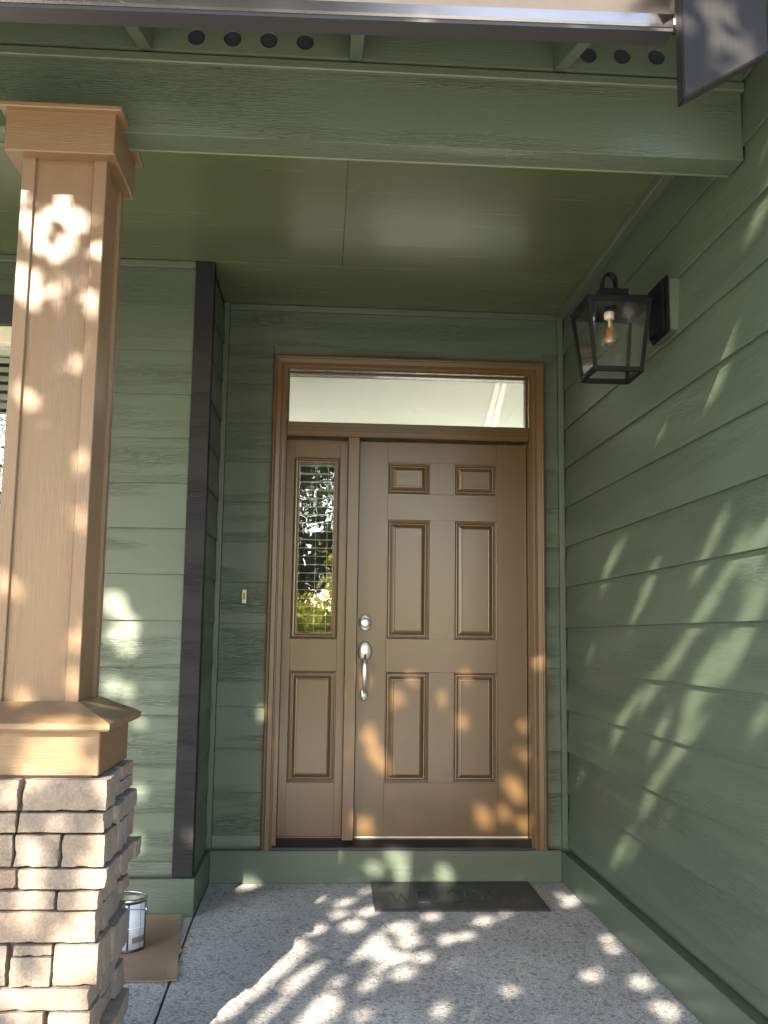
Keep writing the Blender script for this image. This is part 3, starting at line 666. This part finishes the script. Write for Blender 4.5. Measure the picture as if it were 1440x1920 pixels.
lathe('plate_rim', [(0.0298, 0.0), (0.0298, 0.003), (0.0275, 0.0032)], M['nickel_dark'], hp, (0.168, DY, 0.902), 32, 'y', 0.74)

# ------------------------------------------------------------------ foyer seen through the glass; white and open to the sky behind, shaped to bounce light
def st_box(name, *a): return tag(box(name, *a, None, 0), kind='structure')
st_box('foyer_floor', -0.62, 2.1, 0.17, 4.3, 0.08, 0.15, M['white'])
st_box('foyer_ceiling', -0.61, 2.09, 0.165, 2.30, 2.80, 2.88, M['white'])
st_box('foyer_left_wall', -0.75, -0.615, 0.165, 4.3, 0.15, 4.6, M['white'])
st_box('foyer_right_wall', 2.095, 2.2, 0.165, 4.3, 0.15, 4.6, M['white'])
st_box('foyer_back_wall', -0.75, 2.2, 4.305, 4.4, 0.15, 4.6, M['white'])
bdrop = thing('dark_backdrop', (-0.2, 0.9, 0.15), 'added dark cabinet inside, glimpsed behind the sidelight glass', 'backdrop')
box('backdrop_block', -0.60, 0.24, 0.72, 1.15, 0.151, 2.42, M['room_gloom'], bdrop, 0.004)  # invented dark block, hides the bright foyer behind the sidelight
for x0, x1 in ((-0.59, -0.185), (-0.175, 0.23)): box('backdrop_leaf', x0, x1, 0.70, 0.719, 0.22, 2.40, M['room_gloom'], bdrop, 0.004)
rl = thing('ceiling_strip', (1.0, 1.2, 2.79), 'white slanting ceiling moulding inside, seen through right end of transom', 'strip')
for u in (0, 12):
    q = [px(934 + u, 700, 'z', 2.794), px(944 + u, 700, 'z', 2.794), px(915 + u, 815, 'z', 2.794), px(904 + u, 815, 'z', 2.794)]
    obj('strip', [c + Vector((0, 0, h)) for h in (0, 0.006) for c in q], [(0, 1, 2, 3), (4, 5, 6, 7)] + [(j, (j + 1) % 4, 4 + (j + 1) % 4, 4 + j) for j in range(4)], M['white_gloss'], rl, q[0])  # flat white slanting bars just under the ceiling

# ------------------------------------------------------------------ left window
wd = thing('house_window', (-1.85, -0.55, 0.8), 'cream framed window with blinds, cropped at the far left edge', 'window')
for x0, x1, z0, z1 in ((-2.72, -1.13, 2.585, 2.722), (-2.72, -2.60, 0.80, 2.584), (-1.25, -1.13, 0.80, 2.584), (-2.72, -1.13, 0.68, 0.799)):
    box('trim_board', x0, x1, -0.572, -0.5405, z0, z1, M['black_x'], wd, 0.002)
for x0, x1, z0, z1 in ((-2.599, -1.251, 2.505, 2.584), (-2.599, -1.251, 0.801, 0.87), (-2.599, -2.53, 0.871, 2.504), (-1.32, -1.251, 0.871, 2.504), (-1.94, -1.90, 0.871, 2.504)):
    fr_ = box('frame', x0, x1, -0.552, -0.46, z0, z1, M['cream'], wd, 0.003)
box('pane', -2.53, -1.32, -0.500, -0.494, 0.871, 2.504, M['pane'], wd, 0)
box('unlit_room_board', -2.60, -1.25, -0.30, -0.28, 0.8, 2.6, M['room_gloom'], wd, 0)  # dark board stands in for the unlit room behind the blind
wb = thing('window_blind', (-1.9, -0.46, 2.5), 'wide white slat blind behind the window at far left', 'blind')
sm = box_mesh('slat', 1.20, 0.046, 0.003, M['blind'])
for i in range(37):
    o = link(bpy.data.objects.new('slat', sm), (-1.925, -0.455, 0.90 + i * 0.043), wb); o.rotation_euler.x = 0.75
box('head_rail', -2.525, -1.325, -0.475, -0.430, 2.47, 2.503, M['blind'], wb, 0.001)

# ------------------------------------------------------------------ lantern
YL = -1.57
ln = thing('wall_lantern', (1.16, YL, 2.4), 'black metal wall lantern with clear glass and filament bulb', 'lantern')
bp = box('backplate', 1.1555, 1.1675, YL - 0.082, YL + 0.082, 2.292, 2.505, M['lamp'], ln, 0.003, 2)
box('backplate_step', 1.1425, 1.155, YL - 0.072, YL + 0.072, 2.304, 2.493, M['lamp'], bp, 0.003, 2)
box('arm', 1.01, 1.1420, YL - 0.016, YL + 0.016, 2.432, 2.452, M['lamp'], ln, 0.002)
lx = 0.9765; T, Bq = 0.110, 0.084; zt_, zb_ = 2.398, 2.150
def cor(s1, s2, t): q = Bq + (T - Bq) * t; return Vector((lx + s1 * q, YL + s2 * q, zb_ + (zt_ - zb_) * t))
def bar(name, p, q, w, parent):
    d = (q - p).normalized(); a_ = Vector((0, 0, 1)) if abs(d.z) < 0.7 else Vector((1, 0, 0))
    x = (a_ - d * a_.dot(d)).normalized(); y = d.cross(x)
    vs = [c + x * sx_ * w + y * sy_ * w for c in (p, q) for sx_, sy_ in ((-1, -1), (1, -1), (1, 1), (-1, 1))]
    return obj(name, vs, [(0, 1, 2, 3), (4, 5, 6, 7)] + [(j, (j + 1) % 4, 4 + (j + 1) % 4, 4 + j) for j in range(4)], M['lamp'], parent, (p + q) / 2)
cs = [(-1, -1), (1, -1), (1, 1), (-1, 1)]
for i in range(4):
    a_, b_ = cs[i], cs[(i + 1) % 4]
    bar('corner_post', cor(*a_, 0.0), cor(*a_, 1.0), 0.0062, ln)
    bar('bottom_rail', cor(*a_, 0.0), cor(*b_, 0.0), 0.0082, ln)
    bar('top_rail', cor(*a_, 0.985), cor(*b_, 0.985), 0.0085, ln)
    p = [cor(*a_, 0.02), cor(*b_, 0.02), cor(*b_, 0.97), cor(*a_, 0.97)]; nn = ((p[1] - p[0]).cross(p[2] - p[0])).normalized() * 0.001
    obj('pane', [c + nn for c in p] + [c - nn for c in p], [(0, 1, 2, 3), (4, 5, 6, 7), (0, 1, 5, 4), (1, 2, 6, 5), (2, 3, 7, 6), (3, 0, 4, 7)], M['pane_thin'], ln, (p[0] + p[2]) / 2)
def frus(name, q0, z0, q1, z1, parent, mat):
    vs = [(lx + s * q, YL + t * q, z) for q, z in ((q0, z0), (q1, z1)) for s, t in cs]
    return obj(name, vs, [(0, 1, 2, 3), (4, 5, 6, 7)] + [(j, (j + 1) % 4, 4 + (j + 1) % 4, 4 + j) for j in range(4)], mat, parent, (lx, YL, z0))
frus('roof_plate', 0.119, 2.4005, 0.119, 2.409, ln, M['lamp'])
frus('roof_hip', 0.117, 2.4092, 0.056, 2.434, ln, M['lamp'])
frus('crown_box', 0.052, 2.4342, 0.052, 2.460, ln, M['lamp'])
vs, fs = [], []; N = 18
for i in range(N + 1):
    t_ = math.pi * i / N
    for r in (0.030, 0.022):
        for y in (-0.016, 0.016): vs.append((lx - 0.004 + r * math.cos(t_), YL + y, 2.4605 + (0.036 + (r - 0.026)) * min(1, math.sin(t_) * 1.0) + 0.034 * min(1, math.sin(t_) * 2.6)))
for i in range(N):
    k = i * 4
    for a_, b_ in ((0, 1), (1, 3), (3, 2), (2, 0)): fs.append((k + a_, k + b_, k + 4 + b_, k + 4 + a_))
obj('loop_handle', vs, fs, M['lamp'], ln, (lx, YL, 2.47))
tube('stem', [(lx, YL, 2.405), (lx, YL, 2.384)], 0.024, M['lamp'], ln)
lathe('bulb_socket', [(0.0001, 0.0), (0.0175, 0.0), (0.0185, 0.003), (0.0185, 0.024), (0.016, 0.026)], M['socket'], ln, (lx - 0.005, YL, 2.3605), 24)
blb = lathe('bulb', [(0.0125, 0.362 - 0.255 + 0.0), (0.0135, 0.098), (0.0175, 0.075), (0.0235, 0.052), (0.0290, 0.034), (0.0300, 0.024), (0.0270, 0.012), (0.019, 0.004), (0.008, 0.0006), (0.0001, 0.0)], M['bulb'], ln, (lx - 0.005, YL, 2.2545), 28)
for dx, dy in ((-0.009, 0.0), (0.009, 0.002), (0.0, -0.007), (0.0, 0.009)):
    tube('filament', [(lx - 0.005 + dx * 0.8, YL + dy, 2.322), (lx - 0.005 + dx * 1.15, YL + dy, 2.275)], 0.0013, M['filament'], blb, 6)
tube('glass_stem', [(lx - 0.005, YL, 2.36), (lx - 0.005, YL, 2.33)], [0.006, 0.003], M['socket'], blb, 10)

# ------------------------------------------------------------------ doorbell
be = thing('doorbell', (-0.446, -0.02, 1.39), 'small cream doorbell button on siding left of the door frame', 'doorbell')
box('bell_plate', -0.4562, -0.4360, -0.0175, 0.004, 1.355, 1.423, M['bell'], be, 0.002, 2)
box('bell_button', -0.4500, -0.4425, -0.0205, -0.0176, 1.374, 1.407, M['bell_button'], be, 0.001)

# ------------------------------------------------------------------ door mat with letters
mt = thing('door_mat', (0.6, -0.27, 0), 'black rubber WELCOME door mat on the floor before the door', 'door mat')
mv = [(0.205, -0.512), (0.983, -0.520), (0.990, -0.030), (0.213, -0.036)]
def inset(pts, d): c = Vector((sum(p[0] for p in pts) / 4, sum(p[1] for p in pts) / 4)); return [(p[0] + math.copysign(d, c.x - p[0]), p[1] + math.copysign(d, c.y - p[1])) for p in pts]
lv = [(mv, 0.001), (mv, 0.009), (inset(mv, 0.004), 0.0125), (inset(mv, 0.030), 0.0122), (inset(mv, 0.034), 0.0113)]
vs = [(x, y, z) for p, z in lv for x, y in p]; fs = [(0, 1, 2, 3), (16, 17, 18, 19)] + [(i * 4 + j, i * 4 + (j + 1) % 4, i * 4 + 4 + (j + 1) % 4, i * 4 + 4 + j) for i in range(4) for j in range(4)]
obj('mat_base', vs, fs, M['rubber'], mt, (0.6, -0.27, 0))
STR = {'W': [[(0, 1), (.25, 0), (.5, .75), (.75, 0), (1, 1)]], 'E': [[(.9, 1), (0, 1), (0, 0), (.95, 0)], [(0, .52), (.75, .52)]], 'L': [[(0, 1), (0, 0), (.9, 0)]],
       'C': [[(0.5 + 0.5 * math.cos(t), 0.5 + 0.5 * math.sin(t)) for t in [math.radians(a) for a in range(45, 320, 15)]]],
       'O': [[(0.5 + 0.5 * math.cos(t), 0.5 + 0.5 * math.sin(t)) for t in [math.radians(a) for a in range(0, 361, 15)]]],
       'M': [[(0, 0), (.06, 1), (.5, .2), (.94, 1), (1, 0)]]}
for ch, x0, x1 in (('W', 0.292, 0.384), ('E', 0.412, 0.462), ('L', 0.487, 0.535), ('C', 0.553, 0.625), ('O', 0.640, 0.722), ('M', 0.742, 0.832), ('E', 0.855, 0.908)):
    vs, fs = [], []
    for path in STR[ch]:
        P = [Vector((x0 + (x1 - x0) * u, -0.405 + 0.20 * v, 0)) for u, v in path]; w = 0.0050; base = len(vs)
        for i, p in enumerate(P):
            t_ = ((P[i] - P[i - 1]).normalized() if i else Vector()) + ((P[i + 1] - P[i]).normalized() if i < len(P) - 1 else Vector()); t_.normalize(); nn = Vector((-t_.y, t_.x, 0))
            for s, z in ((-1, 0.0108), (-0.4, 0.0140), (0.4, 0.0140), (1, 0.0108)): vs.append(p + nn * w * s + Vector((0, 0, z)))
        for i in range(len(P) - 1):
            for j in range(3): a_ = base + i * 4 + j; fs.append((a_, a_ + 1, a_ + 5, a_ + 4))
    obj('letter', vs, fs, M['rubber'], mt, ((x0 + x1) / 2, -0.3, 0.01))

# ------------------------------------------------------------------ cardboard and paint can
def sheet_card():
    nx, ny = 12, 22; vs, fs = [], []
    for i in range(nx + 1):
        for j in range(ny + 1):
            u, v = i / nx, j / ny; yb_ = -0.605; yf_ = -1.366
            xl_ = -1.02 + 0.03 * v; xr_ = -0.620 + 0.092 * v + (0.012 if 0.52 < v < 0.62 else 0)
            x = xl_ + (xr_ - xl_) * u; y = yb_ + (yf_ - yb_) * v
            z = 0.002 + 0.012 * max(0, 1 - v * 8) ** 2 + 0.004 * (0.5 + 0.5 * noise.noise(Vector((x * 5, y * 5, 1)))) + 0.006 * max(0, (u - 0.9) * 10) * (0.5 + 0.5 * math.sin(v * 9))
            vs.append((x, y, z))
    k = len(vs); vs += [(x, y, z + 0.0035) for x, y, z in vs]; q = ny + 1
    for i in range(nx):
        for j in range(ny):
            a_ = i * q + j; fs += [(a_, a_ + 1, a_ + q + 1, a_ + q), (k + a_, k + a_ + 1, k + a_ + q + 1, k + a_ + q)]
    for i in range(nx): 
        for a_ in (i * q, i * q + ny): fs.append((a_, a_ + q, k + a_ + q, k + a_))
    for j in range(ny):
        for a_ in (j, nx * q + j): fs.append((a_, a_ + 1, k + a_ + 1, k + a_))
    return tag(obj('cardboard_sheet', vs, fs, M['card'], None, (-0.8, -1.0, 0), smooth=False), 'brown cardboard sheet lying under the paint can behind the column', 'cardboard')
sheet_card()
CX, CY, CZ = -0.786, -1.0, 0.008
pcn = thing('paint_can', (CX, CY, CZ), 'opened gallon paint can with white printed label on cardboard', 'paint can')
r = 0.0825
lathe('can_body', [(0.0001, 0.0), (r, 0.0), (r + 0.001, 0.003), (r - 0.001, 0.006), (r - 0.001, 0.178), (r + 0.001, 0.181)], M['tin_dark'], pcn, (CX, CY, CZ), 48)
lathe('rim', [(r + 0.001, 0.179), (r + 0.0025, 0.184), (r + 0.001, 0.189), (r - 0.004, 0.190), (r - 0.009, 0.187), (r - 0.010, 0.180)], M['tin'], pcn, (CX, CY, CZ), 48)
lathe('lid', [(r - 0.010, 0.184), (r - 0.016, 0.186), (r - 0.020, 0.180), (r - 0.024, 0.180), (0.0001, 0.181)], M['tin'], pcn, (CX, CY, CZ), 40)
def arc_label(a0, a1, z0, z1, rr):
    n = 30; vs = []; 
    for i in range(n + 1):
        w = a0 + (a1 - a0) * i / n
        for z in (z0, z1): vs.append((rr * math.cos(w), rr * math.sin(w), z))
    fs = [(2 * i, 2 * i + 2, 2 * i + 3, 2 * i + 1) for i in range(n)]
    o = obj('paper_label', vs, fs, M['label'], pcn, (CX, CY, CZ), smooth=True, local=True)
    uv = o.data.uv_layers.new()
    for lp in o.data.loops: k = lp.vertex_index; uv.data[lp.index].uv = ((k // 2) / n, k % 2)
    sm_ = o.modifiers.new('thick', 'SOLIDIFY'); sm_.thickness = 0.0004
arc_label(math.radians(-160), math.radians(-12), 0.010, 0.172, r + 0.0008)
lathe('handle_ear', [(0.012, 0.0), (0.012, 0.004), (0.006, 0.007), (0.0001, 0.0075)], M['tin'], pcn, (CX + r * math.cos(math.radians(-8)) - 0.001, CY + r * math.sin(math.radians(-8)), CZ + 0.140), 16, 'y')
tube('wire_bail', [(CX + (r + 0.006) * math.cos(math.radians(w)), CY + (r + 0.008) * math.sin(math.radians(w)), CZ + 0.140 + 0.022 * math.sin(math.radians((w + 176) / 168 * 180))) for w in range(-176, -7, 6)], 0.0016, M['tin'], pcn, 8)

# ------------------------------------------------------------------ trees and shrubs in front of the house (they shade the porch and mirror in the glass)
def leaf_cloud(P, size, name, mat, parent, loc, aspect=0.6):
    """one mesh of folded leaf faces at the points P"""
    n = len(P); P = np.asarray(P) - np.asarray(loc)
    d = rng.normal(size=(n, 3)); d[:, 2] -= 0.3; d /= np.linalg.norm(d, axis=1)[:, None]
    u = rng.normal(size=(n, 3)); u -= (u * d).sum(1)[:, None] * d; u /= np.linalg.norm(u, axis=1)[:, None]
    w = np.cross(d, u); s = (size * rng.uniform(0.7, 1.3, n))[:, None]; h = s * aspect / 2
    V = np.stack([P - d * s / 2, P + u * h + w * s * 0.08, P + d * s / 2, P - u * h + w * s * 0.08], 1).reshape(-1, 3)
    me = bpy.data.meshes.new(name); me.vertices.add(4 * n); me.vertices.foreach_set('co', V.ravel())
    me.loops.add(6 * n); me.polygons.add(2 * n); b4 = np.arange(n)[:, None] * 4
    me.loops.foreach_set('vertex_index', (b4 + np.array([0, 1, 2, 0, 2, 3])).ravel())
    me.polygons.foreach_set('loop_start', np.arange(2 * n) * 3); me.polygons.foreach_set('loop_total', np.full(2 * n, 3)); me.update(calc_edges=True)
    me.materials.append(mat); return link(bpy.data.objects.new(name, me), loc, parent)
def crown_points(c, rad, n, clumps, spread):
    k = rng.normal(size=(clumps, 3)); k /= np.linalg.norm(k, axis=1)[:, None]; k *= rng.uniform(0.15, 1.0, clumps)[:, None] ** 0.45
    cen = np.asarray(c) + k * np.asarray(rad); idx = rng.integers(0, clumps, n)
    return cen[idx] + rng.normal(size=(n, 3)) * spread, cen
def tree(base, c, rad, n, clumps, spread, size, mat, label, group=None, keep=None, tr=0.16, name='leafy_tree'):
    t_ = thing(name, base, label, 'tree', group)
    P, cen = crown_points(c, rad, n, clumps, spread)
    if keep is not None: P = P[keep(P)]
    leaf_cloud(P, size, 'crown', mat, t_, tuple(c))
    b = Vector(base); c = Vector(c); fork = b.lerp(c, 0.62)
    tube('trunk', [b, b.lerp(fork, 0.05), b.lerp(fork, 0.5) + Vector((0.05, 0.04, 0)), fork], [tr * 1.35, tr, tr * 0.85, tr * 0.6], M['bark'], t_, 12)
    for i in range(9):
        e = Vector(cen[i * clumps // 9]); md = fork.lerp(e, 0.5) + Vector((0, 0, 0.25))
        if keep is not None and not keep(np.array([list(fork.lerp(md, q)) for q in (0.3, 0.6, 1.0)] + [list(md.lerp(e, q)) for q in (0.3, 0.6)])).all(): continue
        tube('limb', [fork, md, e], [tr * 0.4, tr * 0.22, 0.012], M['bark'], t_, 8)
    return t_

# sun flecks seen on the house: each is a gap through the crown towards the sun
FL = []
def fleck(ax, val, ox, oy, sc, lst, kk=1.0):
    for q in lst:
        u, v, r_ = q if len(q) == 3 else (*q, 0.055)
        FL.append((px(ox + u / sc, oy + v / sc, ax, val), r_ * kk))
A, B_, C_ = 0.055, 0.08, 0.028
fleck('z', 0.0, 280, 1640, 2.88, [(545, 60), (1050, 150, .045), (1020, 215, .045), (1160, 90, C_), (900, 295, .05), (790, 370, .045), (770, 455, .05), (700, 510), (640, 550), (570, 600, .07), (510, 640), (370, 760), (430, 720),
      (900, 510), (850, 560, .07), (800, 575), (830, 650), (760, 700, B_), (690, 770, B_), (630, 820), (950, 690, .07), (900, 740, B_), (840, 800, B_), (1010, 580, C_), (1090, 450, .04), (1160, 410, .06), (1230, 380, .06), (1250, 430),
      (1200, 340), (1100, 270, .06), (1140, 290), (1180, 200), (1260, 200), (1370, 290, B_), (1400, 360, .06), (1340, 450, .045), (1380, 520, C_), (1240, 510, C_), (1190, 590, C_), (1150, 760, C_)], 0.95)
fleck('z', 0.0, 700, 1640, 2.4, [(240, 135, .04), (340, 115, .035), (80, 70, .04), (260, 190, .05), (140, 250, .075), (165, 305, .06), (330, 290, .065), (420, 270, .04), (495, 210, .06), (590, 180, .03), (30, 310), (20, 360), (120, 375),
      (220, 375, .04), (150, 440, .05), (880, 130, .045), (850, 95, .03), (905, 110, .03), (1055, 290, .04), (1085, 335, .04), (985, 455, .05), (1205, 485, .06), (1315, 610, .06), (310, 610, C_), (610, 520, .02)], 0.75)
fleck('x', XR, 1060, 900, 2.56, [(260, 310, .02), (205, 440, .02), (405, 470, .035), (375, 550, .045), (340, 640, .03), (725, 240, .05), (690, 320, .045), (825, 290, .03), (790, 400, .035), (945, 260, .07), (900, 380, .05), (940, 500, .06), (905, 590, .05),
      (700, 560, .055), (660, 630, .045), (560, 790, .05), (510, 870, .055), (830, 760, .07), (780, 870, .06), (690, 870, .06), (640, 960, .055), (620, 1050, .05), (395, 1020, .05), (300, 1100, .055), (250, 1200, .05), (470, 1170, .035), (435, 1260, .03),
      (570, 1210, .055), (520, 1330, .05), (430, 1450, .05), (395, 1545, .045), (490, 1590, .02), (280, 1740, .055), (245, 1810, .045), (330, 1770, .025), (115, 830, .018), (70, 1430, .02), (940, 1120, .03), (650, 1170, .025)], 0.85)
fleck('x', XR, 0, 0, 1, [(1422, 390, .03), (1352, 700, .02), (1425, 1350, .03)])
fleck('y', -2.262, 0, 200, 3.84, [(165, 560, .05), (165, 640, .04), (155, 850, .05), (260, 900, .05), (270, 970, .045), (130, 1240, .06), (150, 1330, .05), (240, 1240, .03), (245, 1360, .035), (380, 780, .035), (460, 660, .02), (500, 810, .05), (550, 850, .06),
      (470, 960, .035), (410, 1060, .035), (390, 1350, .025), (660, 1420, .03), (540, 1850, .03)], 0.5)
fleck('y', -2.262, 0, 0, 1, [(55, 745, .03), (155, 880, .025), (150, 1200, .03), (145, 1285, .035), (8, 1100, .03)])
fleck('z', 0.985, 0, 1280, 5.143, [(330, 270, .05), (450, 330, .06), (620, 330, .05), (560, 420, .05)], 0.6)
fleck('y', -2.355, 0, 1280, 5.143, [(530, 740, .085), (640, 700, .06), (330, 640, .045), (230, 820, .05), (700, 800, .05), (420, 860, .05)], 0.6)
fleck('y', -2.375, 0, 1400, 3.693, [(80, 330, .05), (190, 250, .03), (385, 540, .05), (170, 680, .06), (230, 780, .055), (200, 910, .07), (590, 920, .05), (200, 1040, .06), (160, 1190, .04), (640, 1060, .045), (480, 1330, .045), (590, 1180, .03), (430, 1480, .06), (580, 1470, .065),
      (450, 1590, .06), (20, 1480, .04), (60, 1700, .06), (520, 1730, .055), (430, 1870, .07), (150, 1850, .05), (280, 1720, .04)], 0.5)
fleck('y', -0.56, 0, 1080, 2.2865, [(490, 120, .075), (560, 200, .05), (540, 290, .075), (480, 250, .05), (470, 470, .06), (540, 490, .04), (590, 920, .04), (585, 1140, .035), (590, 620, .02), (820, 1120, .03)])
fleck('y', 0.06, 460, 1120, 2.3226, [(95, 540, .03), (540, 610, .045), (560, 680, .045), (590, 730, .04), (660, 440, .025), (860, 440, .02), (515, 1000, .055), (940, 550, .03), (1160, 820, .05), (1190, 860, .045), (1130, 940, .04), (1035, 940, .035), (1045, 970, .03), (1210, 680, .025), (1215, 560, .02), (1220, 990, .035), (425, 460, .018)], 1.15)
fleck('y', -0.02, 460, 1120, 2.3226, [(690, 1170, .075), (700, 1210, .07), (640, 1120, .04), (560, 1180, .035), (870, 1210, .045), (390, 1110, .025)])
fleck('y', -2.755, 0, 0, 1, [(75, 8, .03), (260, 15, .03), (490, 25, .025), (790, 12, .04), (1085, 25, .03), (1245, 5, .03)])
fleck('y', -2.82, 1220, 0, 5.333, [(600, 90, .06), (700, 170, .045), (340, 260, .03), (900, 500, .06), (950, 560, .05), (700, 450, .03), (620, 560, .025)], 0.55)
FP = np.array([list(p) for p, _ in FL]); FR = np.array([r_ for _, r_ in FL]); LD = -np.array(LIGHT)
def keep(P):
    ok = np.ones(len(P), bool)
    for i in range(0, len(P), 4000):
        d = P[i:i + 4000, None, :] - FP[None]; t_ = d @ LD
        dist = np.linalg.norm(d - t_[..., None] * LD, axis=2)
        ok[i:i + 4000] = ~((dist < FR[None] * 0.50 + 0.023) & (t_ > 0)).any(1)
    return ok
cc = Vector((0.20, -1.45, 1.15)) - LIGHT * 6.8
tree((cc.x - 0.9, cc.y - 0.5, -0.345), tuple(cc), (2.3, 1.8, 1.85), 84000, 460, 0.20, 0.070, M['leaf'], 'broad leafy shade tree in the front garden, throwing dappled shade on the porch', None, keep, 0.17, 'shade_tree')
sh_l = ['golden green shrub mirrored low in the sidelight, nearest the walk', 'taller golden shrub mirrored in the sidelight, further along the walk', 'rounded golden shrub mirrored in the sidelight, across the lawn']
for i, (x, y, h) in enumerate(((-1.2, -14.6, 1.3), (0.6, -16.0, 1.55), (-0.2, -15.3, 1.05))):
    t_ = thing('golden_shrub', (x, y, -0.345), sh_l[i], 'shrub', 'golden shrubs by the front walk')
    P, cen = crown_points((x, y, h - 0.2), (1.0, 0.9, h), 2600, 60, 0.16); leaf_cloud(P[P[:, 2] > -0.3], 0.13, 'foliage', M['leaf_gold'], t_, (x, y, h))
    tube('stem', [(x, y, -0.345), (x, y, h)], [0.04, 0.02], M['bark'], t_, 8)
tl_ = ['dark tree across the street, mirrored in the sidelight left of the trunk', 'tall dark tree across the street, mirrored at the top of the sidelight', 'wide dark tree across the street, right of the driveway', 'dark tree across the street, left of the lawn', 'slim dark tree across the street, behind the golden shrubs']
for i, (x, y, h, rr) in enumerate(((-4.5, -30, 9, 3.6), (1.8, -33, 11, 3.8), (9.0, -36, 9, 4.2), (-12, -34, 10, 4.5), (-0.8, -27, 6.5, 1.8))):
    tree((x, y, -0.345), (x, y, h * 0.66), (rr, rr, h * 0.36), 1500, 45, 0.45, 0.36, M['leaf_dark'], tl_[i], 'trees across the street', None, 0.24)
